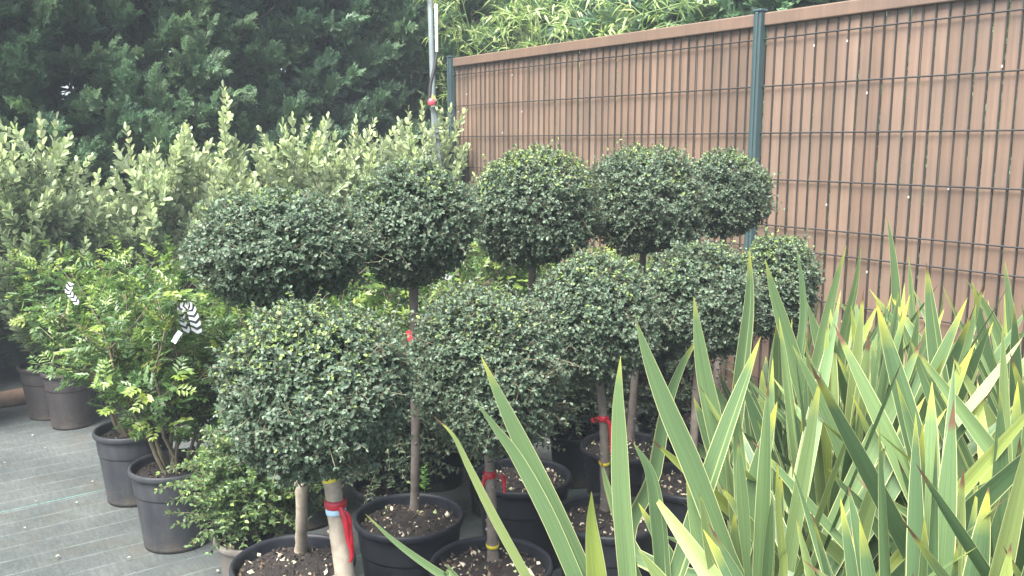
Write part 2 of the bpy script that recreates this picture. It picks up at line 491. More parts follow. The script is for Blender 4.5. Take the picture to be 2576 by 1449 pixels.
# ------------------------------------------------------------------ fence
PR = np.array([1.0911, 3.9408, 0.0])
NF = np.array([-0.81, -0.5864, 0.0])       # from the fence towards the nursery (camera side)
AXF = np.array([FD, NF, [0, 0, 1]])        # rows: along, out, up
ZW = [H + .444 - .2 * k for k in range(5)] + [H - .456, H - .656, H - .856, H - 1.056, H - 1.256]
def fence():
    root = thing("fence", PR, "long brown slatted fence with dark wire mesh and green posts", "fence")
    posts = [PR + FD * 2.52 * k for k in (1, 0, -1, -2, -3)]  # last two spans continue out of view, added to block light from the right
    for p in posts:
        mb = MB()
        prof = [(-.03, -.03), (.03, -.03), (.03, .03), (-.03, .03)]
        box(mb, p + np.array([0, 0, .98]) + NF * .02, (.040, .044, 1.96), AXF)
        box(mb, p + np.array([0, 0, .98]) + NF * .046, (.016, .010, 1.955), AXF)     # raised spine
        box(mb, p + np.array([0, 0, 1.965]) + NF * .022, (.046, .052, .012), AXF)     # cap
        o = mb.build("post", M_POST, root, False, PR)
        bv = o.modifiers.new("bevel", 'BEVEL'); bv.width = .004; bv.segments = 2
    rr = np.random.RandomState(8)
    dot0 = None
    for a, b in zip(posts[1:], posts[:-1]):
        s0, s1 = .021, 2.499
        slat, wire, rail = MB(), MB(), MB()
        n = 49
        for i in range(n):
            s = s0 + (i + .5) * (s1 - s0) / n
            w = .0460 + rr.uniform(-.0022, .0012)
            zt = H + .50 + .0
            c = a + FD * s
            # slightly ragged edges, two slats per column
            zs = np.linspace(.03, zt, 14)
            l = -w / 2 + rr.uniform(-.0009, .0009, 14); r_ = w / 2 + rr.uniform(-.0009, .0009, 14)
            o = rr.uniform(-.0015, .0015) + .0015 * np.sin(zs * rr.uniform(2, 6) + rr.uniform(0, 6))
            P = np.zeros((14, 3, 3))
            P[:, 0] = c + FD * l[:, None] + NF * (o - .0008)[:, None]
            P[:, 1] = c + NF * (o + .0004)[:, None]
            P[:, 2] = c + FD * r_[:, None] + NF * (o - .0008)[:, None]
            P[:, :, 2] = zs[:, None]
            V = np.concatenate([P.reshape(-1, 3), (P - NF * .006).reshape(-1, 3)])
            q = []
            for k in range(13):
                for e in range(2):
                    A0 = k * 3 + e
                    q.append([A0, A0 + 1, A0 + 4, A0 + 3]); q.append([42 + A0, 42 + A0 + 3, 42 + A0 + 4, 42 + A0 + 1])
                q.append([k * 3, k * 3 + 3, 42 + k * 3 + 3, 42 + k * 3]); q.append([k * 3 + 2, 42 + k * 3 + 2, 42 + k * 3 + 5, k * 3 + 5])
            slat.add(V, Q=q, rnd=rr.uniform())
        for i in range(n + 1):
            s = s0 + i * (s1 - s0) / n
            c = a + FD * s + NF * .008
            tubes(wire, np.array([c + [0, 0, .03], c + [0, 0, H + .50]]), np.array([.0023, .0023]), 6)
        for z in ZW:
            if z < .05: continue
            tubes(wire, np.array([a + FD * s0 + NF * .015 + [0, 0, z], a + FD * s1 + NF * .015 + [0, 0, z]]), np.array([.0031, .0031]), 6)
        box(rail, a + FD * (s0 + s1) / 2 + NF * .006 + np.array([0, 0, H + .527]), (s1 - s0, .034, .056), AXF, rnd=.15)
        for k in range(16 if a[1] > 1 else 0):  # small pale boxes scattered at random along the slat gaps
            i_ = rr.randint(1, n); zc = rr.uniform(.5, H + .42)
            pc = a + FD * (s0 + i_ * (s1 - s0) / n) + NF * .0125 + np.array([0, 0, zc])
            if dot0 is None:
                cm = MB(); box(cm, (0, 0, 0), (.0045, .004, .009), AXF); dot0 = cm.build('clip', M_DOT, root, False)
                oc = dot0
            else:
                oc = dot0.copy(); col.objects.link(oc)
            oc.location = tuple(pc - PR)
        slat.build("slat_panel", M_SLAT, root, False, PR)
        wire.build("wire_mesh", M_WIRE, root, True, PR)
        o = rail.build("cap_rail", M_SLAT, root, False, PR)
        bv = o.modifiers.new("bevel", 'BEVEL'); bv.width = .006; bv.segments = 3
fence()

# ------------------------------------------------------------------ pole, conduit, cap
pb = np.array([-.50, 6.02, 0.0])
root = thing("metal_pole", pb, "tall grey metal pole beside the end of the fence", "pole")
mb = MB(); tubes(mb, np.array([pb, pb + [-.035, .0, 2.0], pb + [-.06, 0, 3.4]]), np.full(3, .019), 14, cap=True); mb.build("shaft", M_GALV, root, True, pb)
mb = MB(); q = atY(1097, 10, 5.97); q2 = atY(1099, 132, 5.97)
tubes(mb, np.array([q2, (q + q2) / 2, q]), np.full(3, .011), 8, cap=True)
mb.build("conduit", M_WHITEP, root, True, pb)
hs_ = [atY(x, y, 5.92) for x, y in ((1100, 130), (1092, 175), (1083, 215), (1081, 262))]
mb = MB(); tubes(mb, smoothpath(hs_, 14), np.full(14, .012), 7)
tag(mb.build("hose", M_HOSE), "thin dark hose hanging down beside the grey metal pole", "hose")
cpz = atY(1086, 257, 5.66)
root = thing("standpipe_tap", [cpz[0], cpz[1], 0], "small garden tap with a round red cap on a thin upright pipe", "tap")
b0 = np.array([cpz[0], cpz[1], 0.0])
mb = MB(); tubes(mb, np.array([b0 + [.07, .06, 0], b0 + [.05, .05, 1.2], cpz + [.02, .03, -.09], cpz + [0, .03, -.03]]), np.array([.012, .012, .013, .02]), 9); mb.build("pipe", M_GALV, root, True, b0)
mb = MB()
pp = [cpz + np.array([0, -.025, 0]) , cpz + np.array([0, -.018, 0]), cpz + np.array([0, .02, 0])]
tubes(mb, np.array([pp[2], pp[1], pp[0], pp[0]]), np.array([.021, .024, .021, .001]), 16); mb.build("red_cap", M_REDCAP, root, True, b0)

# ------------------------------------------------------------------ timber edging under the hedge
mb = MB()
e0 = atZ(20, 1003, 0.04)
pts = np.array([e0 + HD * s + np.array([0, 0, .01 * math.sin(s * 3)]) for s in np.linspace(-3, 2.6, 16)])
tubes(mb, pts, np.full(16, .05) + .004 * np.sin(np.arange(16) * 2.2), 10, cap=True)
tag(mb.build("edging_log", M_LOG), "weathered brown timber edging log lying at the foot of the hedge", "edging")

# ------------------------------------------------------------------ hedge of cypress
def spray_tpl(seed=0, n=4):
    r = np.random.RandomState(seed)
    V, Qd = [], []
    def kite(p, d, L, w):
        d = d / np.linalg.norm(d); s = np.array([-d[1], d[0], 0])
        b = len(V)
        z = r.uniform(-.07, .07)
        V.extend([[*p[:2], 0], [*(p + d * L * .45 - s * w)[:2], z], [*(p + d * L)[:2], z * 2], [*(p + d * L * .45 + s * w)[:2], -z]])
        Qd.append([b, b + 1, b + 2, b + 3])
    kite(np.array([0., 0, 0]), np.array([1., 0, 0]), 1.0, .07)
    for i in range(n):
        t = .12 + .8 * i / n
        for s in (-1, 1):
            L = (.42 * (1 - t) + .13) * r.uniform(.75, 1.2)
            d = np.array([math.cos(.75), s * math.sin(.75), 0])
            p0 = np.array([t + r.uniform(-.02, .02), 0, 0])
            kite(p0, d, L, .075)
            if L > .22:
                kite(p0 + d * L * .45, np.array([1., s * .15, 0]), L * .5, .06)
    V = np.array(V); V[:, 2] -= .12 * V[:, 0] ** 2
    return V, np.zeros((0, 3), int), np.array(Qd)
SPR = [spray_tpl(i) for i in range(4)]

def hedge():
    r = np.random.RandomState(21)
    base = np.array([-2.75, 4.95, 0.0])
    out = np.array([0.5864, -0.81, 0.0])        # towards the camera side
    root = thing("conifer_hedge", base + HD * 2, "tall dark green cypress hedge filling the back of the nursery yard", "hedge")
    loc = base + HD * 2
    up = np.array([0, 0, 1.])
    mb = MB()
    # plumes: branches that rise and lean out of the face, carrying flat sprays
    nP = 2700
    u = r.uniform(-3.6, 6.6, nP); z = r.uniform(.15, 4.3, nP) ** 1.0
    uz = np.stack([u, z, np.zeros(nP)], 1)
    disp = .26 * lump(uz, 4, 2.0) + .14 * lump(uz, 7, 5.0)
    P0 = base + HD * u[:, None] + up * z[:, None] + out * (disp - .42 + r.uniform(-.12, .06, nP))[:, None]
    A = nrm(out * r.uniform(.45, 1.1, (nP, 1)) + up * r.uniform(.2, .95, (nP, 1)) + HD * r.normal(0.12, .38, (nP, 1)))
    Lp = r.uniform(.28, .62, nP)
    tone = np.clip(.5 + .3 * lump(uz, 11, 1.4) + r.normal(0, .16, nP), 0, 1)
    yo = np.clip((lump(uz, 13, 2.2) + r.normal(0, .4, nP) - .6) * .8, 0, .7)
    for k in range(24):
        t = .12 + .9 * k / 23
        Pk = P0 + A * (Lp * t)[:, None] - up * (0.05 * t * t)
        side = nrm(np.cross(A, r.normal(size=(nP, 3))))
        D = nrm(A * (.55 + .5 * t) + side * (.95 - .45 * t) + up * .1)
        Nn = nrm(np.cross(D, side) + out * .35 + r.normal(size=(nP, 3)) * .7)
        L = (.15 - .055 * t) * r.uniform(.6, 1.35, nP)
        sel = r.randint(0, 4, nP)
        for q in range(4):
            mk = sel == q
            leaves(mb, Pk[mk], D[mk], Nn[mk], L[mk], L[mk], SPR[q], rnd=np.clip(tone[mk] + r.normal(0, .12, mk.sum()), 0, 1), young=yo[mk] * (.35 + .65 * t))
    # inner fill
    nF = 11000
    u = r.uniform(-3.8, 7.0, nF); z = r.uniform(.05, 4.6, nF)
    P = base + HD * u[:, None] + up * z[:, None] + out * r.uniform(-1.5, -.38, (nF, 1))
    D = nrm(out * .5 + up * .4 + r.normal(size=(nF, 3)) * .6)
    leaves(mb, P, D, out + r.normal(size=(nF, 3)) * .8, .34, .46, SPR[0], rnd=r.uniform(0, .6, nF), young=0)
    mb.build("foliage", M_CYPRESS, root, False, loc)
    for k, s in enumerate(np.arange(-3.4, 6.9, .8)):
        b = base + HD * s - out * .75
        mb = MB()
        tubes(mb, np.array([b, b + [.02, .03, 1.2], b + [0.03, 0, 2.6], b + [0, 0, 4.3]]), np.array([.07, .06, .045, .015]), 8)
        nb = 34
        zz = r.uniform(.2, 4.1, nb)
        d = nrm(out * r.uniform(.2, 1, (nb, 1)) + HD * r.normal(0, .7, (nb, 1)) + up * r.uniform(.1, .6, (nb, 1)))
        p = b + up * zz[:, None]
        tubes(mb, np.stack([p, p + d * .35, p + d * .75 + up * .08], 1), np.tile([.014, .01, .004], (nb, 1)), 4)
        mb.build("trunk", M_HSTEM, root, True, loc)
hedge()

def rear_hedge():
    r = np.random.RandomState(33)
    base = PR - NF * 1.15
    root = thing("conifer_hedge", base, "blue green conifer hedge beyond the brown fence, only its top showing over the rail", "hedge")
    mb = MB()
    nF = 8000
    u = r.uniform(-4.2, 3.2, nF); z = r.uniform(.05, 1.0, nF) ** .8
    htop = 2.38 + .12 * np.sin(u * 2.1) + .06 * np.sin(u * 5.7)
    w = r.uniform(-.45, .35, nF) * (1 - .45 * z)
    P = base + FD * u[:, None] - NF * w[:, None] + np.array([0, 0, 1]) * (z * htop)[:, None]
    D = nrm(NF * .5 + np.array([0, 0, .6]) + r.normal(size=(nF, 3)) * .55)
    for q in range(4):
        k = np.arange(nF) % 4 == q
        leaves(mb, P[k], D[k], NF + r.normal(size=(k.sum(), 3)) * .5, r.uniform(.22, .36, k.sum()), .34, SPR[q], rnd=r.uniform(0, 1, k.sum()), young=0)
    mb.build("foliage", M_CYPRESS, root, False, base)
    for s in np.arange(-3.8, 3.2, .9):
        b = base + FD * s
        mb = MB(); tubes(mb, np.array([b, b + [.02, 0, 1.0], b + [0, .02, 2.2]]), np.array([.05, .04, .012]), 7)
        mb.build("trunk", M_HSTEM, root, True, base)
rear_hedge()

# ------------------------------------------------------------------ bamboo beyond the fence
def bamboo(b, hgt, ncl, seed, label):
    r = np.random.RandomState(seed)
    root = thing("bamboo_clump", b, label, "bamboo", "bamboo clumps behind the fence")
    cm, lm = MB(), MB()
    off = r.normal(0, .16, (ncl, 2)); lean = r.normal(0, .20, (ncl, 2))
    k = 9
    t = np.linspace(0, 1, k)
    hh = hgt * r.uniform(.75, 1.08, ncl)
    P = np.zeros((ncl, k, 3))
    P[..., 0] = b[0] + off[:, 0:1] + lean[:, 0:1] * hh[:, None] * t ** 2
    P[..., 1] = b[1] + off[:, 1:2] + lean[:, 1:2] * hh[:, None] * t ** 2
    P[..., 2] = hh[:, None] * t - .25 * (np.abs(lean).sum(1)[:, None]) * t ** 3
    tubes(cm, P, np.tile(np.linspace(.010, .003, k), (ncl, 1)), 5, rnd=.5)
    for i in range(ncl):
        n = 26
        tt = r.uniform(.38, 1.0, n) * (k - 1.001)
        j = tt.astype(int); fr = (tt - j)[:, None]
        p = P[i, j] * (1 - fr) + P[i, j + 1] * fr
        d = nrm(r.normal(size=(n, 3)) * [1, 1, .35] + [0, 0, .35])
        Lb = r.uniform(.15, .4, n)
        tubes(cm, np.stack([p, p + d * Lb[:, None] * .6 + [0, 0, .02], p + d * Lb[:, None] - [0, 0, .03]], 1), np.tile([.003, .002, .001], (n, 1)), 3, rnd=.5)
        m_ = 13
        for q in range(m_):
            f = .35 + .7 * q / m_
            pp = p + d * (Lb * f)[:, None]
            dd = nrm(d * .8 + r.normal(size=(n, 3)) * .75 + [0, 0, -.15])
            nn = nrm(r.normal(size=(n, 3)) * .5 + [0, 0, 1])
            leaves(lm, pp, dd, nn, r.uniform(.06, .11, n), r.uniform(.009, .015, n), LEAFB, rnd=r.uniform(0, 1, n), young=(r.uniform(size=n) < .25) * r.uniform(.3, 1, n))
    cm.build("culms", M_BAMBOO, root, True, b)
    lm.build("foliage", M_BAMBOO, root, False, b)
bl_ = ["leafy pale green bamboo just right of the grey metal pole", "bushy yellow green bamboo above the left half of the brown fence",
       "arching light green bamboo over the middle of the left fence panel", "lower bamboo tuft thinning out above the fence towards the green post"]
for i, (px, Yd, hg, n_) in enumerate(((1222, 7.25, 2.65, 10), (1310, 6.85, 2.7, 15), (1435, 6.5, 2.68, 15), (1575, 6.15, 2.42, 13))):
    q = atY(px, 300, Yd); bamboo(np.array([q[0], q[1], 0.0]), hg, n_, 60 + i, bl_[i])

# ------------------------------------------------------------------ pots
def pot(root, b, r_top, h, mat, soil_h=None, seed=0, chips=330, stones=0, bands=True):
    """nursery pot with rolled rim, soil and bark chips; b = centre on the ground"""
    r = np.random.RandomState(seed)
    mb = MB()
    rb = r_top * .80
    t = .004
    prof = [(0.001, .004), (rb * .9, .004), (rb, .0), (rb + .002, .012)]
    def rad(z): return rb + (r_top - rb) * z / h
    if bands:
        zs = [.06, .10, .3, .5, .66, .675, .68, .695, .78, .84]
        offs = [0, 0, 0, 0, 0, 0, .0022, .0025, .0025, .0025]
        for z, o in zip(zs, offs): prof.append((rad(z * h) + o, z * h))
    else:
        for z in (.2, .5, .85): prof.append((rad(z * h), z * h))
    prof += [(r_top - .001, h - .026), (r_top, h - .0245), (r_top + .0055, h - .023), (r_top + .0085, h - .018), (r_top + .009, h - .010), (r_top + .0075, h - .003), (r_top + .004, h), (r_top, h - .001), (r_top - t, h - .006), (r_top - t - .001, h - .012),
             (rad(h * .7) - t, h * .7), (rad(h * .5) - t, h * .5)]
    lathe(mb, prof, 48, b)
    mb.build("pot", mat, root, True, b)
    sh = soil_h or h - .035
    rs_ = rad(sh) - t - .002
    sm = MB()
    nr, ns = 10, 40
    th = np.arange(ns) * 2 * math.pi / ns
    V = [[b[0], b[1], b[2] + sh + .008]]
    for i in range(1, nr + 1):
        rr_ = rs_ * i / nr
        for a_ in th:
            V.append([b[0] + rr_ * math.cos(a_), b[1] + rr_ * math.sin(a_), b[2] + sh + r.normal(0, .004) + .008 * (1 - (i / nr) ** 2)])
    T = [[0, 1 + j, 1 + (j + 1) % ns] for j in range(ns)]
    Q = [[1 + (i - 1) * ns + j, 1 + i * ns + j, 1 + i * ns + (j + 1) % ns, 1 + (i - 1) * ns + (j + 1) % ns] for i in range(1, nr) for j in range(ns)]
    sm.add(np.array(V), T=T, Q=Q)
    sm.build("soil", M_SOIL, root, True, b)
    cm = MB()
    for i in range(chips + stones):
        a_ = r.uniform(0, 6.283); rr_ = rs_ * math.sqrt(r.uniform(0.0, .97))
        big = i >= chips
        if big:
            a_ = r.uniform(-1.3, .5); rr_ = rs_ * r.uniform(.45, .9)
        c = np.array([b[0] + rr_ * math.cos(a_), b[1] + rr_ * math.sin(a_), b[2] + sh + .008])
        s = (r.uniform(.009, .017) if big else r.uniform(.003, .0075) * (1.5 if r.uniform() < .12 else 1))
        ax = nrm(r.normal(size=(3, 3))); ax[1] = nrm(np.cross(ax[0], ax[1])); ax[2] = np.cross(ax[0], ax[1])
        oct_ = np.array([[1,0,0],[-1,0,0],[0,1,0],[0,-1,0],[0,0,1],[0,0,-1]]) * s * np.array([1.3, .85, .75 if big else .4]) * r.uniform(.75, 1.2, (6, 1))
        rn_ = .9 if big else (r.uniform(0, .75) if r.uniform() < .8 else r.uniform(.78, 1.0))
        cm.add(c + oct_ @ ax, T=[[0,2,4],[2,1,4],[1,3,4],[3,0,4],[2,0,5],[1,2,5],[3,1,5],[0,3,5]], rnd=rn_)
    o = cm.build("bark_chips", M_CHIP, root, False, b)
    o["kind"] = "stuff"
    return b[2] + sh

# ------------------------------------------------------------------ clipped ball standards
def crown(root, b, c, rx, rz, leaf, ntw, seed, young, flat=.8, mat=M_PRIVET):
    leaf *= .84; ntw = int(ntw * 1.35)
    r = np.random.RandomState(seed)
    lm, tm = MB(), MB()
    d = nrm(r.normal(size=(ntw, 3)))
    lum = .085 * lump(d, seed, 2.6) + .05 * lump(d, seed + 1, 7)
    S = np.array([rx, rx, rz])
    def place(dv, f):
        q = dv * f[:, None] * S
        lo = q[:, 2] < 0
        q[lo, 2] *= flat
        return q
    ln = r.normal(0, .032, ntw)
    long_ = r.uniform(size=ntw) < .035
    ln = ln + long_ * r.uniform(.07, .24, ntw)
    p1 = place(d, 1 + lum + ln - .02)
    ang = nrm(d + r.normal(size=(ntw, 3)) * .35)
    p0 = place(ang, np.full(ntw, .55) + r.uniform(0, .2, ntw))
    ax = nrm(p1 - p0); Lt = np.linalg.norm(p1 - p0, axis=1)
    upness = d[:, 2]
    ycl = lump(d, seed + 5, 3.2)
    cc = np.asarray(c)
    npair = 7
    s0 = nrm(np.cross(ax, r.normal(size=(ntw, 3))))
    for k in range(npair):
        t = .22 + .8 * k / (npair - 1)
        P = p0 + ax * (Lt * t)[:, None]
        sd_ = s0 if k % 2 == 0 else np.cross(ax, s0)
        for sgn in (-1, 1):
            D = nrm(ax * .45 + sd_ * sgn * .95 + r.normal(size=(ntw, 3)) * .28)
            Nn = nrm(d * .55 + np.array([0, 0, .75]) + r.normal(size=(ntw, 3)) * .42)
            tipk = k >= npair - 2
            yp = np.clip((upness - .3) * 1.7 + ycl * .6 - .12, 0, 1) * young if tipk else np.zeros(ntw)
            yy = (r.uniform(size=ntw) < yp) * r.uniform(.55, 1, ntw)
            sz = leaf * r.uniform(.7, 1.2, ntw) * (1 - .25 * (t > .95))
            leaves(lm, cc + P, D, Nn, sz, sz * .72, LEAF8, rnd=np.clip(r.normal(.45, .24, ntw), 0, 1), young=yy)
    # end tuft
    Dn = nrm(ax + r.normal(size=(ntw, 3)) * .3)
    yy = (r.uniform(size=ntw) < np.clip((upness - .2) * 1.5 + ycl * .5, 0.02, 1) * young) * 1.0
    leaves(lm, cc + p1, Dn, d + np.array([0, 0, .3]) + r.normal(size=(ntw, 3)) * .4, leaf * .8, leaf * .42, LEAF8, rnd=r.uniform(.3, 1, ntw), young=yy)
    # inner leaves
    ni = int(ntw * 2.2)
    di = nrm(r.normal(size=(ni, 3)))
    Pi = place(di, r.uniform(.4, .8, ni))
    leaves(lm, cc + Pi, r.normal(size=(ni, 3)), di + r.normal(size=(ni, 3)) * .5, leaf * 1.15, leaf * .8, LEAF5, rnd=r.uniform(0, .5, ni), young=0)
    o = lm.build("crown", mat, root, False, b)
    # twigs: main limbs from the trunk head, plus protruding shoots
    nl = 26
    dl = nrm(r.normal(size=(nl, 3)) + [0, 0, .3])
    st = np.array([0, 0, -rz * flat * .75])
    e = place(dl, np.full(nl, .8))
    tubes(tm, cc + np.stack([np.tile(st, (nl, 1)), (st + e) * .45, e], 1), np.tile([.008, .005, .002], (nl, 1)), 4)
    tubes(tm, cc + np.stack([p0, (p0 + p1) / 2, p1], 1), np.tile([.0016, .0012, .0007], (ntw, 1)), 3)
    tm.build("twigs", M_STEM, o, True, b)
    return o

def trunk(root, b, pts, r0, r1, mat, seed):
    r = np.random.RandomState(seed)
    P = smoothpath(pts, 26)
    t = np.linspace(0, 1, 26)
    rad = r0 + (r1 - r0) * t + r.normal(0, .0006, 26)
    rad[0] *= 1.3; rad[1] *= 1.1
    mb = MB()
    tubes(mb, P, rad, 12)
    for k in range(9):                                   # pruning scars
        j = r.randint(2, 22); a_ = r.uniform(0, 6.28)
        d = np.array([math.cos(a_), math.sin(a_), .25])
        tubes(mb, np.array([P[j] + d * rad[j] * .6, P[j] + d * rad[j] * 1.15, P[j] + d * rad[j] * 1.3]), np.array([.006, .0045, .001]), 6)
    mb.build("trunk", mat, root, True, b)
    return P, rad

def band(root, b, P, rad, j, hgt, name, mat, label=None):
    mb = MB()
    c, ax = P[j], nrm(P[j + 1] - P[j])
    tubes(mb, np.array([c - ax * hgt / 2, c - ax * hgt / 2 + ax * .0005, c, c + ax * hgt / 2]), np.array([rad[j] + .0005, rad[j] + .0024, rad[j] + .0028, rad[j] + .0022]), 16)
    o = mb.build(name, mat, root, True, b)
    if label: o["label"] = label
    return c

def ribbon(root, b, c, rad, tails, label, w=.012):
    """knotted plastic ribbon: a wrap round the trunk plus hanging tails (each tail = list of offsets)"""
    mb = MB()
    P = np.array([c + [0, 0, -.009], c + [0, 0, -.0085], c, c + [0, 0, .008], c + [0, 0, .0095]])
    tubes(mb, P, np.array([rad + .001, rad + .004, rad + .0045, rad + .0035, rad + .001]), 14)
    for tl in tails:
        Q_ = smoothpath([c + np.array(o) for o in tl], 16)
        tw = np.linspace(0, 1.1, 16)
        s = np.stack([np.cos(tw), .6 * np.sin(tw), .25 * np.sin(3 * tw)], 1) * (w / 2)
        A, B = Q_ - s, Q_ + s
        n_ = len(Q_)
        f = np.array([0, -.0012, 0])
        V = np.concatenate([A, B, A + f, B + f])
        i = np.arange(n_ - 1)
        q = np.concatenate([np.stack([i, i + n_, i + n_ + 1, i + 1], 1), np.stack([i + 2 * n_, i + 1 + 2 * n_, i + 1 + 3 * n_, i + 3 * n_], 1),
                            np.stack([i, i + 1, i + 1 + 2 * n_, i + 2 * n_], 1), np.stack([i + n_, i + 3 * n_, i + 1 + 3 * n_, i + 1 + n_], 1)])
        mb.add(V, Q=q)
    o = mb.build("ribbon", M_RED, root, True, b)
    o["label"] = label

GRP = "ball-headed standard trees in pots"
def standard(label, potpx=None, ballpx=(0, 0), hw=100, hh=100, Y=None, basepx=None, seed=1, leaf=.016, ntw=1500, young=.6, dY=0.0, mid=None, tmat=M_TRUNK, stones=0, tr=(.017, .013), flat=1.0, pr=.155, ph=.31):
    if potpx is not None:
        b = atZ(potpx[0], potpx[1], ph); b[2] = 0
    else:
        q = atY(basepx[0], basepx[1], Y); b = np.array([q[0], Y, 0])
    c = atY(ballpx[0], ballpx[1], b[1] + dY)
    d = c[1] * cp - (c[2] - H) * sp
    rx, rz = hw / FPX * d, hh / FPX * d
    root = thing("ball_tree", b, label, "tree", GRP)
    top = pot(root, b, pr, ph, M_POT, seed=seed, stones=stones)
    if potpx is not None and basepx is not None:
        tb = atZ(basepx[0], basepx[1], top); tb[2] = top - .01
    else:
        tb = np.array([b[0], b[1], top - .01])
    cen = c.copy()
    pts = [tb] + ([atY(x, y, b[1] + dY * .5) for x, y in (mid or [])]) + [c - [0, 0, rz * .45]]
    P, rad = trunk(root, b, pts, tr[0], tr[1], tmat, seed)
    crown(root, b, cen, rx * 1.0, rz * .94, leaf, ntw, seed * 10, young * .7, flat)
    return root, b, P, rad

def at_px_y(P, py):
    return int(np.argmin([abs(project(p)[1] - py) for p in P[:-1]]))

# front one, its pot below the picture
root, b, P, rad = standard("large front ball tree with a leaning pale trunk tied with a long red ribbon", None, (796, 985), 230, 230, Y=1.78, basepx=(895, 1600), seed=1, leaf=.0150, ntw=2800, young=.5,
                           mid=[(868, 1449), (846, 1290), (833, 1205)], tr=(.0235, .0165), flat=1.0)
j = at_px_y(P, 1283); band(root, b, P, rad, j, .016, "label_band", M_BLUE, "pale blue label wrapped round the trunk")
j2 = at_px_y(P, 1205); band(root, b, P, rad, j2, .012, "yellow_band", M_YEL)
c = P[j] + np.array([0, 0, .014])
ribbon(root, b, c, rad[j], [[(.012, -.02, 0), (.03, -.024, -.02), (.034, -.024, -.06), (.036, -.022, -.11), (.032, -.022, -.125)], [(.014, -.021, 0), (.026, -.03, -.03), (.03, -.026, -.07), (.037, -.024, -.1)]],
       "long red ribbon knotted round the trunk")

root, b, P, rad = standard("broad ball tree whose straight pale trunk stands in the pot at the front left", (738, 1408), (705, 622), 218, 152, basepx=(757, 1388), seed=2, leaf=.0155, ntw=2200, young=.35, mid=[(755, 1180)], tr=(.0165, .0145), flat=1.0)
root, b, P, rad = standard("ball tree with a slim brown trunk in the pot where a tiny weed sprouts", (1029, 1292), (1037, 560), 158, 162, basepx=(1043, 1283), seed=3, leaf=.0155, ntw=1700, young=.4, mid=[(1045, 1030)], tr=(.014, .0125), tmat=M_TRUNKD)
root, b, P, rad = standard("ball tree with bright yellow green top in the middle of the back row", (1315, 1192), (1342, 528), 160, 162, basepx=(1324, 1180), seed=4, leaf=.0155, ntw=1600, young=.85, tr=(.014, .012), tmat=M_TRUNKD)
root, b, P, rad = standard("tall ball tree against the fence with its crown half covering a smaller crown", (1572, 1118), (1624, 508), 158, 148, basepx=(1585, 1108), seed=5, leaf=.0155, ntw=1500, young=.8, tr=(.015, .012), tmat=M_TRUNKD)
root, b, P, rad = standard("small ball tree touching the foot of the dark green fence post", None, (1824, 488), 112, 112, Y=3.42, basepx=(1805, 900), seed=6, leaf=.0155, ntw=1100, young=.55, tmat=M_TRUNKD)
root, b, P, rad = standard("ball tree with a red bow on its trunk and pale stones in its pot", (1235, 1414), (1222, 928), 193, 222, basepx=(1241, 1412), seed=7, leaf=.014, ntw=2300, young=.3, mid=[(1233, 1200)], tr=(.0155, .012), stones=16, tmat=M_TRUNKD)
j = at_px_y(P, 1362); band(root, b, P, rad, j, .013, "yellow_band", M_YEL)
j = at_px_y(P, 1190)
ribbon(root, b, P[j], rad[j], [[(.01, -.015, 0), (.03, -.018, .003), (.037, -.018, -.015), (.038, -.018, -.045)], [(-.012, -.01, -.004), (-.018, -.012, -.025), (-.02, -.012, -.045)]], "short red ribbon bow tied round the trunk")
root, b, P, rad = standard("ball tree behind the flax leaves with a red ribbon hanging down its dark trunk", (1530, 1292), (1497, 805), 163, 172, basepx=(1522, 1285), seed=8, leaf=.0155, ntw=1800, young=.45, mid=[(1518, 1060)], tr=(.0145, .012), tmat=M_TRUNKD)
j = at_px_y(P, 1045)
ribbon(root, b, P[j], rad[j], [[(.01, -.015, 0), (.02, -.018, -.02), (.022, -.018, -.06), (.022, -.018, -.1)], [(-.01, -.014, .0), (-.03, -.016, .006), (-.03, -.016, -.006), (-.014, -.016, -.004)]], "red ribbon with one long tail on the trunk")
j = at_px_y(P, 1165); band(root, b, P, rad, j, .013, "yellow_band", M_YEL)
root, b, P, rad = standard("ball tree with a grey green crown partly hidden by the tips of the flax leaves", (1740, 1205), (1762, 757), 143, 155, seed=9, leaf=.0155, ntw=1600, young=.5, tr=(.014, .012), tmat=M_TRUNKD)
root, b, P, rad = standard("low ball tree with yellowish shoots just left of the highest flax leaf", None, (1952, 722), 104, 132, Y=3.02, basepx=(1940, 1000), seed=11, leaf=.0155, ntw=1300, young=.75, tmat=M_TRUNKD)

# tiny weed in one pot
w0 = atZ(1068, 1240, .28)
mb = MB(); r = np.random.RandomState(4)
tubes(mb, np.array([w0, w0 + [.002, 0, .04], w0 + [.0, 0, .09]]), np.array([.0015, .0013, .0008]), 5, rnd=.5)
n_ = 22
tt = np.linspace(.1, 1, n_); a_ = np.arange(n_) * 2.4
leaves(mb, w0 + np.stack([0 * tt, 0 * tt, .09 * tt], 1), np.stack([np.cos(a_), np.sin(a_), .4 + 0 * a_], 1), np.tile([0, 0, 1.], (n_, 1)) + r.normal(size=(n_, 3)) * .2, .022 * (1.25 - .6 * tt), .012 * (1.2 - .6 * tt), LEAF8, rnd=r.uniform(0, 1, n_), young=0)
tag(mb.build("weed", M_WEED, None, True, w0), "tiny bright green weed sprouting beside the slim brown trunk", "weed")

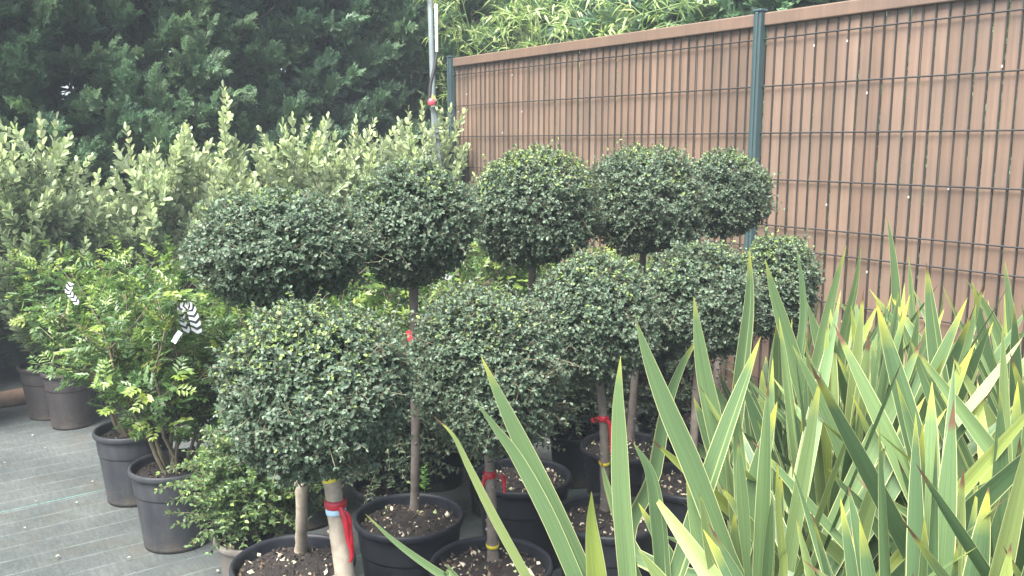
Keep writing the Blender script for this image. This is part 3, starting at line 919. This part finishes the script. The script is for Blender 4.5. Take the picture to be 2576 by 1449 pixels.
# ------------------------------------------------------------------ feijoa row
def feijoa(b, hgt, seed, label, tall=None, potcol=M_POTB):
    r = np.random.RandomState(seed)
    root = thing("silver_shrub", b, label, "shrub", "silvery shrubs in front of the hedge")
    top = pot(root, b, .145, .28, potcol, seed=seed, chips=60)
    sm, lm = MB(), MB()
    ns, k = 17, 12
    az = r.uniform(0, 6.283, ns); lean = r.uniform(.04, .34, ns)
    hh = hgt * np.where(lean < .16, r.uniform(.86, 1.03, ns), r.uniform(.62, .93, ns)) - top
    if tall: hh[0] = tall - top; lean[0] = .05
    t = np.linspace(0, 1, k)
    P = np.zeros((ns, k, 3))
    cur = r.uniform(.6, 1.4, ns)
    P[..., 0] = b[0] + .02 * np.cos(az)[:, None] + (np.cos(az) * lean * hh)[:, None] * t ** cur[:, None]
    P[..., 1] = b[1] + .02 * np.sin(az)[:, None] + (np.sin(az) * lean * hh)[:, None] * t ** cur[:, None]
    P[..., 2] = top + hh[:, None] * t
    P[:, :, :2] += r.normal(0, .006, (ns, k, 2))
    tubes(sm, P, np.tile(np.linspace(.0065, .0018, k), (ns, 1)), 5)
    # side shoots
    paths = [P]
    m_ = 11
    js = r.uniform(.08, .86, (ns, m_))
    SP = []
    for i in range(ns):
        for q in range(m_):
            u = js[i, q] * (k - 1.001); j_ = int(u); f = u - j_
            p = P[i, j_] * (1 - f) + P[i, j_ + 1] * f
            a2 = r.uniform(0, 6.28)
            d = nrm(np.array([math.cos(a2), math.sin(a2), r.uniform(.5, 1.3)]))
            L = r.uniform(.12, .30)
            e = p + d * L + np.array([0, 0, .05])
            SP.append(np.array([p, p + d * L * .55, e]))
    SP = np.array(SP)
    tubes(sm, SP, np.tile([.003, .0022, .0012], (len(SP), 1)), 4)
    o = sm.build("stems", M_STEM, root, True, b)
    def dress(PP, n, sz, t0):
        nn_, kk = PP.shape[:2]
        s0 = nrm(r.normal(size=(nn_, 3)) * [1, 1, 0])
        for q in range(n):
            u = (t0 + (1 - t0) * (q + r.uniform(0, .6)) / n)
            u = min(u, 1.0) * (kk - 1.001); j_ = int(u); f = u - j_
            p = PP[:, j_] * (1 - f) + PP[:, j_ + 1] * f
            ax = nrm(PP[:, j_ + 1] - PP[:, j_])
            sd_ = nrm(np.cross(ax, s0)) if q % 2 else nrm(s0 - ax * (s0 * ax).sum(1, keepdims=True))
            for sg in (-1, 1):
                D = nrm(ax * (r.uniform(.5, 1.0, (nn_, 1)) + 1.1 * (q / n) ** 2) + sd_ * sg + r.normal(size=(nn_, 3)) * .22)
                Nn = nrm(ax * .9 - sd_ * sg * .5 + r.normal(size=(nn_, 3)) * .25 + [0, 0, .2])
                g_ = sz * r.uniform(.7, 1.15, nn_) * (1.05 - .35 * (q / n) ** 3)
                topf = np.clip((p[:, 2] - hgt * .55) / (hgt * .45), 0, 1)
                yy = np.clip(topf * (q / n) * 1.1 + r.normal(0, .2, nn_) - .2, 0, .95)
                leaves(lm, p, D, Nn, g_, g_ * .60, LEAFO, rnd=np.clip(r.normal(.3 + .35 * topf, .2, nn_), 0, 1), young=yy)
        ax = nrm(PP[:, -1] - PP[:, -2])
        leaves(lm, PP[:, -1], ax + r.normal(size=(nn_, 3)) * .2, r.normal(size=(nn_, 3)), sz * .7, sz * .32, LEAFO, rnd=r.uniform(.5, 1, nn_), young=.7)
    dress(P, 36, .062, .10)
    dress(SP, 10, .055, .12)
    lm.build("foliage", M_FEIJOA, root, False, b)
fl = ["silvery shrub cut off by the left edge of the picture", "silvery shrub with two pale upright tips above the brown pots at far left", "broad pale silvery shrub behind the mastic bush with a white tag",
      "silvery shrub from which one shoot rises far above all the others", "loose silvery shrub behind the broadest ball crown", "grey leaved silvery shrub behind the slim trunked ball tree", "silvery shrub reaching in front of the end post of the fence", "thin silvery shrub leaning against the first fence slats"]
f0 = np.array([-2.37, 4.43, 0])
for i, (k, hg, tl) in enumerate(((-1.15, 1.25, None), (0, 1.48, None), (1, 1.46, None), (1.9, 1.4, 1.70), (2.85, 1.5, None), (3.75, 1.52, None), (4.75, 1.6, None), (5.4, 1.5, None))):
    rr_ = np.random.RandomState(90 + i)
    b = f0 + HD * .475 * k + np.array([rr_.uniform(-.04, .04), rr_.uniform(-.05, .05), 0])
    feijoa(b, hg, 200 + i, fl[i], tl)

# ------------------------------------------------------------------ mastic shrubs
def mastic(b, hgt, seed, label, pr=.14, ph=.28, pmat=M_POTG, nst=9, spread=.25, umin=.24, group="bright green mastic shrubs"):
    r = np.random.RandomState(seed)
    root = thing("mastic_shrub", b, label, "shrub", group)
    top = pot(root, b, pr, ph, pmat, seed=seed, chips=120)
    sm, lm = MB(), MB()
    k = 9
    az = np.arange(nst) * 2.4 + r.uniform(0, 6.28); lean = r.uniform(.05, spread * 1.5, nst)
    hh = (hgt - top) * r.uniform(.72, 1.03, nst) * (1 - .25 * lean)
    t = np.linspace(0, 1, k)
    P = np.zeros((nst, k, 3))
    P[..., 0] = b[0] + .03 * np.cos(az)[:, None] + (np.cos(az) * lean * hh)[:, None] * t ** .8
    P[..., 1] = b[1] + .03 * np.sin(az)[:, None] + (np.sin(az) * lean * hh)[:, None] * t ** .8
    P[..., 2] = top - .005 + hh[:, None] * t
    P[:, 1:, :2] += np.cumsum(r.normal(0, .012, (nst, k - 1, 2)), 1)
    tubes(sm, P, np.tile(np.linspace(.0085, .002, k), (nst, 1)), 6)
    SP = []
    for i in range(nst):
        for q in range(15):
            u = r.uniform(umin, .97) * (k - 1.001); j_ = int(u); f = u - j_
            p = P[i, j_] * (1 - f) + P[i, j_ + 1] * f
            a2 = r.uniform(0, 6.28)
            d = nrm(np.array([math.cos(a2), math.sin(a2), r.uniform(.25, 1.2)]))
            L = r.uniform(.08, .24)
            SP.append(np.array([p, p + d * L * .5, p + d * L + [0, 0, .03]]))
    SP = np.array(SP)
    tubes(sm, SP, np.tile([.0024, .0017, .0009], (len(SP), 1)), 4)
    sm.build("stems", M_STEM, root, True, b)
    # pinnate leaves
    for (PP, n) in ((SP, 7), (P, 16)):
        nn_, kk = PP.shape[:2]
        for q in range(n):
            u = min(1.0, .25 + .78 * q / n) * (kk - 1.001); j_ = int(u); f = u - j_
            p = PP[:, j_] * (1 - f) + PP[:, j_ + 1] * f
            ax = nrm(PP[:, j_ + 1] - PP[:, j_])
            side = nrm(np.cross(ax, r.normal(size=(nn_, 3))))
            D = nrm(ax * .6 + side + [0, 0, .25])
            Nn = nrm(ax * .6 + np.array([0, 0, .8]) + r.normal(size=(nn_, 3)) * .35)
            S = nrm(np.cross(D, Nn))
            Lr = r.uniform(.045, .075, nn_)
            hi = np.clip((p[:, 2] - top) / (hgt - top), 0, 1)
            yo = ((r.uniform(size=nn_) < np.clip(hi * 1.05 * (q / n) + .03, 0, 1)) * r.uniform(.4, 1, nn_))
            tone = np.clip(r.normal(.5, .22, nn_), 0, 1)
            for e in range(4):
                te = .3 + .23 * e
                for sg in (-1, 1):
                    leaves(lm, p + D * (Lr * te)[:, None], D * .65 + S * sg * .9 + r.normal(size=(nn_, 3)) * .12, Nn, r.uniform(.024, .033, nn_) * (1.1 - .1 * e), .0130, LEAF5, rnd=np.clip(tone + r.normal(0, .08, nn_), 0, 1), young=yo)
            leaves(lm, p + D * Lr[:, None], D, Nn, .022, .009, LEAF5, rnd=tone, young=yo)
    lm.build("foliage", M_MASTIC, root, False, b)
    return root

def gpt(px, py):
    q = atZ(px, py, 0.0); return np.array([q[0], q[1], 0.0])
# front pot: base front edge at y=1392
m1 = gpt(450, 1358); m2 = gpt(348, 1248); m3 = gpt(185, 1068)
mastic(m1, .99, 301, "bright mastic shrub in the grey pot standing out on the open ground fabric", .142, .29)
mastic(m2, .96, 302, "mastic shrub with a twist of striped tape in the second grey pot from the front", .14, .29)
mastic(m3, .88, 303, "mastic shrub in the tapered brown pot nearest the timber edging log", .12, .29, M_POTB, 8, .15, umin=.1)
ml = ["mastic shrub filling the gap left of the broadest ball crown", "dark mastic shrub in the shade behind the front ball crown", "mastic shrub seen beneath the slim trunked ball crown", "mastic shrub behind the tree with the red bow", "mastic shrub seen low between two trunks near the fence"]
for i, (p, hg) in enumerate((((-.78, 3.12), .95), ((-1.12, 3.68), .95), ((-.32, 3.48), .95), ((.0, 4.15), 1.02), ((.42, 4.2), .9))):
    mastic(np.array([p[0], p[1], 0.]), hg, 310 + i, ml[i], .14, .28, M_POT)

# ------------------------------------------------------------------ small-leaved shrubs at the feet of the ball trees
def small_shrub(b, hgt, wid, seed, label, pmat=M_POT, pr=.115, ph=.22, nsh=300, yo=.5, lmat=None):
    r = np.random.RandomState(seed)
    root = thing("privet_shrub", b, label, "shrub", "small privet shrubs at the feet of the ball trees")
    top = pot(root, b, pr, ph, pmat, seed=seed, chips=60, bands=False)
    sm, lm = MB(), MB()
    az = r.uniform(0, 6.283, nsh); el = np.abs(r.normal(.55, .35, nsh))
    d0 = np.stack([np.cos(az) * np.cos(el), np.sin(az) * np.cos(el), np.sin(el)], 1)
    c0 = b + np.array([0, 0, top]) + d0 * r.uniform(0, .10, (nsh, 1)) + np.array([0, 0, 1]) * r.uniform(.05, hgt - top - .10, (nsh, 1))
    L = r.uniform(.10, 1.0, nsh) ** .6 * wid
    t = np.linspace(0, 1, 6)
    P = c0[:, None] + d0[:, None] * (L[:, None] * t)[..., None]
    P[..., 2] -= (.2 * L[:, None]) * t ** 2.2
    P[..., 2] = np.maximum(P[..., 2], top - .10)
    tubes(sm, P, np.tile(np.linspace(.0022, .0008, 6), (nsh, 1)), 3)
    nb = 7
    a_ = r.uniform(0, 6.28, nb)
    q = b + np.array([0, 0, top - .01])
    e = np.stack([.08 * np.cos(a_), .08 * np.sin(a_), np.full(nb, (hgt - top) * .8)], 1)
    tubes(sm, np.stack([np.tile(q, (nb, 1)), q + e * .5, q + e], 1), np.tile([.006, .004, .002], (nb, 1)), 5)
    sm.build("stems", M_STEM, root, True, b)
    n = 13
    for k in range(n):
        u = (.06 + .94 * k / (n - 1)) * 4.999; j_ = int(u); f = u - j_
        p = P[:, j_] * (1 - f) + P[:, j_ + 1] * f
        ax = nrm(P[:, j_ + 1] - P[:, j_])
        s = nrm(np.cross(ax, [0, 0, 1.])); 
        if k % 2: s = nrm(np.cross(ax, s))
        for sg in (-1, 1):
            D = nrm(ax * .5 + s * sg + r.normal(size=(nsh, 3)) * .25)
            Nn = np.array([0, 0, 1.]) + r.normal(size=(nsh, 3)) * .4
            g_ = r.uniform(.014, .023, nsh) * (1.05 - .3 * k / n)
            leaves(lm, p, D, Nn, g_, g_ * .6, LEAF8, rnd=np.clip(r.normal(.5, .25, nsh), 0, 1), young=(r.uniform(size=nsh) < yo * (k / n) ** 1.5) * r.uniform(.4, 1, nsh))
    lm.build("foliage", lmat or M_LONI, root, False, b)
q = atZ(642, 1340, .22); small_shrub(np.array([q[0], q[1], 0.]), .54, .20, 401, "yellow green arching privet in the weathered pot left of the front ball tree", M_POTW, nsh=560, yo=.25)
pl = ["shaded privet behind the leaning trunk with the long red ribbon", "shaded privet behind the pot where the weed sprouts", "dark privet behind the pot between the two red ribbons", "dark privet in the deepest shade beside the flax leaves", "dark privet glimpsed through the bare stems of the front mastic shrub"]
for i, p in enumerate(((-.44, 2.93), (-.06, 3.20), (.27, 3.50), (.66, 3.66), (-1.02, 3.27))):
    small_shrub(np.array([p[0], p[1], 0.]), .74, .28, 410 + i, pl[i], nsh=640, yo=.1, lmat=M_PRIVET)

# ------------------------------------------------------------------ tapes and tags hanging in the mastic shrubs
def strip(name, pts, w, mat, label, cat, ns=24, group=None):
    P = smoothpath(pts, ns)
    Tn = nrm(np.gradient(P, axis=0))
    S = nrm(np.cross(Tn, np.array([0.15, 1.0, 0.1])))
    Nn = np.cross(S, Tn)
    f = np.linspace(-.5, .5, 9)
    V = P[:, None] + S[:, None] * (f * w)[None, :, None] + Nn[:, None] * ((.25 - f ** 2) * w * .25)[None, :, None]
    al = np.repeat(np.linspace(0, 1, ns), 9); ac = np.tile(f + .5, ns)
    m_ = ns * 9
    V2 = V - Nn[:, None] * .0006
    i, j = np.meshgrid(np.arange(ns - 1), np.arange(8), indexing='ij')
    a = (i * 9 + j).ravel()
    Q = np.stack([a, a + 1, a + 10, a + 9], 1)
    mb = MB()
    mb.add(np.concatenate([V.reshape(-1, 3), V2.reshape(-1, 3)]), Q=np.concatenate([Q, (Q + m_)[:, ::-1]]), across=np.tile(ac, 2), along=np.tile(al, 2))
    tag(mb.build(name, mat), label, cat, group)
Yt = m1[1] - .16
strip("striped_tape", [atY(x, y, Yt - dy) for x, y, dy in ((470, 768, 0), (480, 776, .01), (487, 796, .02), (493, 818, .02), (496, 840, .01))], .036, M_CHEV, "broad black and white chevron tape end hanging in the front mastic shrub", "tape")
strip("striped_tape", [atY(x, y, Yt - dy) for x, y, dy in ((470, 769, .012), (456, 774, .01), (457, 795, .01), (463, 815, .01), (474, 838, .0))], .024, M_CHEV, "narrow black and white tape end twisted beside the broad chevron tape", "tape")
strip("plant_tag", [atY(x, y, Yt - .03) for x, y in ((454, 834), (446, 845), (436, 862))], .017, M_WHITEP, "small blank white tag hanging in the front mastic shrub", "tag")
strip("striped_tape", [atY(x, y, m2[1] - .17) for x, y in ((178, 712), (172, 732), (184, 748), (196, 766))], .026, M_CHEV, "crumpled black and white tape in the second mastic shrub from the front", "tape")
strip("plant_tag", [atY(x, y, 3.35) for x, y in ((1112, 690), (1122, 696), (1136, 700))], .02, M_WHITEP, "small white tag half hidden beneath the slim trunked ball crown", "tag")
strip("plant_tag", [atY(x, y, 2.3) for x, y in ((1027, 832), (1030, 845), (1033, 858))], .014, M_REDCAP, "small red tag at the edge of the crown with the red bow", "tag")

# ------------------------------------------------------------------ flax
def flax_leaf(mb, P, w, seed, face=None, brown=0.0, rnd=None, fold=.16, n=20, twist=1.0):
    """P: control points from root to tip"""
    r = np.random.RandomState(seed)
    C = smoothpath(P, n)
    Tn = nrm(np.gradient(C, axis=0))
    s = np.concatenate([[0], np.cumsum(np.linalg.norm(np.diff(C, axis=0), axis=1))]); s = s / s[-1]
    if face is None:
        face = np.array([r.normal(0, .6), -1.0, .35])
    face = nrm(np.asarray(face, float))
    S = nrm(np.cross(Tn, face)); Nn = nrm(np.cross(S, Tn))
    tw_ = twist * r.normal(0, .45) * (s - .3) + twist * r.normal(0, .12) * np.sin(s * 7 + r.uniform(0, 6))
    S, Nn = S * np.cos(tw_)[:, None] + Nn * np.sin(tw_)[:, None], Nn * np.cos(tw_)[:, None] - S * np.sin(tw_)[:, None]
    prof = np.where(s < .5, .55 + .45 * np.sin(s / .5 * math.pi / 2), np.maximum(1 - ((s - .5) / .5) ** 2.9, 0.0)) * w
    prof[-1] = w * .012
    f = np.array([-.5, -.44, -.25, 0, .25, .44, .5])
    fo = fold * (1.3 - s)
    V = C[:, None] + S[:, None] * (f[None, :, None] * prof[:, None, None]) + Nn[:, None] * ((np.abs(f)[None] - .25) * (prof * fo)[:, None] * 2)[..., None]
    k = len(f)
    i, j = np.meshgrid(np.arange(n - 1), np.arange(k - 1), indexing='ij')
    a = (i * k + j).ravel()
    rn = r.uniform() if rnd is None else rnd
    mb.add(V.reshape(-1, 3), Q=np.stack([a, a + 1, a + k + 1, a + k], 1), across=np.tile(f + .5, n), along=np.repeat(s, k), rnd=rn, brown=brown)

FX = [  # crown x, y, number of filler leaves, label
    (.30, 1.38, 0, "flax plant at the bed's left end with long leaves leaning out over the pots"),
    (.52, 1.70, 16, "flax plant directly in front of the grey green ball crown"),
    (.82, 2.10, 34, "flax plant with tall straight leaves before the low ball tree"),
    (.66, 1.22, 26, "flax plant low at the bottom edge with yellow leaf tips and brown ends"),
    (1.02, 1.62, 40, "flax plant crowded in the middle of the flax bed"),
    (1.12, 2.46, 36, "flax plant whose tallest leaf stands highest against the brown fence"),
    (1.05, 1.14, 30, "flax plant with the widest leaves in the bottom right corner"),
    (1.42, 1.95, 40, "flax plant near the right edge with one long diagonal leaf"),
    (1.55, 2.50, 34, "flax plant at the right edge closest to the brown fence"),
    (1.36, 1.48, 34, "flax plant cut off by the right edge of the picture"),
    (.86, 2.72, 22, "flax plant hidden behind the tall leaves beside the low ball tree"),
]
# tip-first picture outlines of the leading leaves: points, width in px, brown tip, tone
HERO = [
 ([(1210,895),(1262,1010),(1310,1110),(1392,1280),(1470,1449)],62,0,.62),
 ([(1198,1010),(1245,1075),(1300,1150),(1380,1300),(1450,1460)],50,0,.55),
 ([(1088,1045),(1140,1095),(1180,1175),(1245,1305),(1330,1460)],30,.9,.9),
 ([(918,1292),(985,1355),(1050,1405),(1120,1452)],28,.5,.6),
 ([(1110,1408),(1140,1440),(1180,1490)],26,.8,.7),
 ([(1561,895),(1556,1000),(1558,1110),(1564,1260),(1580,1460)],60,.2,.75),
 ([(1488,1235),(1487,1320),(1500,1460)],92,0,1.0),
 ([(1598,800),(1632,905),(1680,1030),(1745,1180),(1820,1380)],70,.5,.55),
 ([(1768,832),(1715,920),(1675,1030),(1645,1190),(1600,1400)],52,0,.35),
 ([(1745,745),(1758,850),(1775,960),(1810,1120)],58,0,.6),
 ([(1886,622),(1884,760),(1866,920),(1845,1100)],50,0,.5),
 ([(1925,652),(1945,730),(1975,830),(2020,980)],50,0,.6),
 ([(2004,620),(2018,720),(2020,820),(2000,960)],28,0,.3),
 ([(2232,545),(2246,640),(2254,750),(2256,880)],36,.4,.55),
 ([(2130,617),(2105,700),(2080,800),(2045,960)],42,0,.75),
 ([(2167,617),(2150,720),(2125,830),(2100,980)],50,.4,.7),
 ([(2286,642),(2292,740),(2300,860)],26,.3,.7),
 ([(2330,658),(2342,790),(2360,930),(2390,1100)],54,.9,.5),
 ([(2528,655),(2540,780),(2556,920),(2570,1080)],40,0,.6),
 ([(2432,705),(2478,770),(2520,860),(2585,1040)],38,.2,.7),
 ([(2456,762),(2440,840),(2410,930),(2370,1060)],40,0,.75),
 ([(1914,846),(1870,960),(1825,1080),(1770,1240),(1700,1449)],58,.4,.5),
 ([(2290,855),(2335,970),(2395,1100),(2460,1250),(2530,1400)],64,.5,.45),
 ([(2545,1172),(2500,1250),(2455,1350),(2420,1460)],84,.6,.9),
 ([(2322,1060),(2312,1200),(2300,1330),(2296,1460)],88,0,.4),
 ([(2229,1120),(2200,1220),(2165,1340),(2135,1470)],74,.7,.85),
 ([(2003,1300),(2060,1350),(2130,1410),(2200,1470)],54,1.0,.85),
 ([(1812,1222),(1870,1300),(1930,1390),(1970,1470)],50,.8,.8),
 ([(1955,1148),(1957,1260),(1966,1380)],30,.7,.95),
 ([(2532,1022),(2510,1100),(2480,1200),(2440,1330)],58,1.0,.9),
 ([(1592,1112),(1635,1190),(1655,1310),(1668,1460)],54,.5,.3),
 ([(2082,1178),(2120,1222),(2165,1270),(2230,1360)],40,0,.2),
 ([(1993,868),(2040,960),(2095,1080),(2150,1220)],60,0,.6),
 ([(2147,838),(2142,950),(2135,1060),(2128,1200)],42,.2,.7),
 ([(1955,1010),(1925,1120),(1890,1260),(1850,1449)],66,.2,.4),
 ([(2000,1420),(1995,1500)],50,0,.9),
 ([(1846,1290),(1850,1380),(1862,1470)],52,.2,.8),
 ([(2420,1010),(2440,1120),(2480,1260)],46,.3,.6),
 ([(1510,1150),(1530,1230),(1580,1380)],34,.9,.7),
 ([(1745,1000),(1790,1120),(1840,1270)],52,.3,.35),
 ([(2250,750),(2290,870),(2330,1000)],46,0,.65),
 ([(2030,760),(2070,900),(2100,1060)],44,0,.55),
 ([(2390,830),(2400,960),(2404,1100)],44,.2,.5),
 ([(2210,860),(2230,1000),(2240,1150)],50,0,.45),
]
def flax():
    plants = []
    for i, (x, y, n, lab) in enumerate(FX):
        b = np.array([x, y, 0.0])
        root = thing("flax_plant", b, lab, "plant", "variegated flax plants in the bed")
        top = pot(root, b, .13, .27, M_POT, seed=500 + i, chips=40)
        plants.append((root, b, top, MB()))
    crowns = np.array([p[1] + [0, 0, p[2]] for p in plants])
    for i, (pts, w, br, tone) in enumerate(HERO):
        Yh = float(np.clip(.052 * FPX / w, 1.12, 2.75))
        if i < 5: Yh = (1.62, 1.58, 1.58, 1.5, 1.5)[i]
        if w <= 42 and i >= 8: Yh = {12: 2.3, 13: 2.62, 16: 2.6, 18: 2.5, 19: 2.4, 28: 1.5, 31: 1.6, 38: 1.7}.get(i, 2.2)
        if pts[-1][1] > 1430: Yh = min(Yh, 1.68)
        n = len(pts)
        P = []
        for k, (x, y) in enumerate(pts):
            P.append(atY(x, y, Yh + .05 * k / n))
        P = np.array(P)
        slope = P[-1] - P[-2]
        ext = P[-1] + slope / max(abs(slope[2]), .02) * max(P[-1][2] - .27, .02) * .6
        dd = np.linalg.norm((crowns - ext)[:, :2], axis=1)
        k = int(np.argmin(dd))
        cr = crowns[k] + nrm(ext - crowns[k]) * .04 * np.array([1, 1, 0])
        if P[-1][2] > .40:
            cr = crowns[k] + (ext - crowns[k]) * min(1.0, .13 / max(np.linalg.norm((ext - crowns[k])[:2]), 1e-6))
            cr[2] = .26
            e1 = P[-1] + slope * min(.6, .6 * (P[-1][2] - .3) / max(abs(slope[2]), .02))
            P = np.vstack([P, e1, cr])
        else:
            P = np.vstack([P, cr])
        ww = w / FPX * Yh * .86
        flax_leaf(plants[k][3], P[::-1], ww, 700 + i, face=np.array([np.random.RandomState(i).uniform(-.5, .5), -1, .3]), brown=br, rnd=tone, n=26, twist=.3)
    # filler leaves in fans
    bound_x = [0, 1480, 1500, 1600, 1640, 1760, 1850, 1990, 2100, 2576, 4000]
    bound_y = [3000, 3000, 1330, 1200, 1020, 930, 850, 760, 720, 690, 690]
    for i, (x, y, n, lab) in enumerate(FX):
        r = np.random.RandomState(800 + i)
        root, b, top, mb = plants[i]
        made = 0
        for tr_ in range(n * 20):
            if made >= int(n * 2.5): break
            az = r.uniform(0, 6.283); ln = abs(r.normal(0, .5)) + .04
            L = r.uniform(.42, .98)
            d = np.array([math.cos(az), math.sin(az)])
            base = b + np.array([*(d * r.uniform(.0, .06)), top])
            droop = r.uniform(0, .25) * ln
            def pt(t): return base + np.array([*(d * math.sin(ln) * L * t * (1 + droop * t)), L * math.cos(ln) * t * (1 - droop * .5 * t)])
            P = np.array([pt(t) for t in (0, .33, .66, 1)])
            ok = True
            for p in (P[1], P[2], P[3]):
                if p[1] < .95: ok = False; break
                sx_, sy_ = project(p)
                if sy_ < np.interp(sx_, bound_x, bound_y) + (max(0, 1.75 - p[1]) * 480): ok = False; break
            if not ok: continue
            a2 = az + r.choice([0, math.pi]) + r.normal(0, .7)
            face = np.array([math.cos(a2), math.sin(a2), .3])
            if r.uniform() < .55: face = np.array([r.normal(0, .5), -1, .3])
            flax_leaf(mb, P, r.uniform(.026, .048), 1000 + i * 97 + tr_, face, brown=(r.uniform(.35, 1.2) if r.uniform() < .5 else 0), rnd=r.uniform())
            made += 1
    for (root, b, top, mb) in plants:
        if mb.n: mb.build("foliage", M_FLAX, root, True, b)
flax()

# ------------------------------------------------------------------ fallen leaves on the fabric
m, t, N, Lk = newmat("dry_leaf")
finish(N, Lk, ramp(N, Lk, attr(N, "rnd"), [(0, (.26,.25,.19)), (.5, (.34,.33,.26)), (1, (.16,.12,.07))]), .7)
M_DRY = m
r = np.random.RandomState(77)
spots = [(120,1128),(82,1098),(15,1165),(95,1262),(230,1215),(455,1325),(485,1352),(447,1370),(548,1442),(190,1268),(60,1330),(330,1405),(150,1400)]
me_ = None
for i, (px, py) in enumerate(spots):
    p = atZ(px, py, .006)
    s = r.uniform(.008, .017)
    mb = MB()
    a_ = r.uniform(0, 6.28)
    leaves(mb, np.zeros((1, 3)), np.array([[math.cos(a_), math.sin(a_), .12]]), np.array([[r.normal(0, .2), r.normal(0, .2), 1.]]), s, s * .55, LEAF8, rnd=r.uniform())
    mb.add(np.array(mb.v[0]) - [0, 0, .0012], T=LEAF8[1][:, ::-1], Q=LEAF8[2][:, ::-1], rnd=.4)
    o = mb.build("fallen_leaf", M_DRY, None, True)
    o.location = (p[0], p[1], .008 + .004 * 1)
    tag(o, "small pale dry leaf lying on the open ground fabric", "leaf", "fallen leaves on the ground fabric")

# ------------------------------------------------------------------ haze
m, t, N, Lk = newmat("pale_haze")
o_ = N.new("ShaderNodeOutputMaterial"); v_ = N.new("ShaderNodeVolumePrincipled")
v_.inputs["Color"].default_value = (.80, .90, 1.0, 1)
v_.inputs["Density"].default_value = 0.0052
Lk.new(v_.outputs[0], o_.inputs["Volume"])
mb = MB()
box(mb, (0, 0, 2.2), (130, 130, 6.6))
tag(mb.build("haze", m, None, False), "thin pale bluish haze", None, None, "stuff")
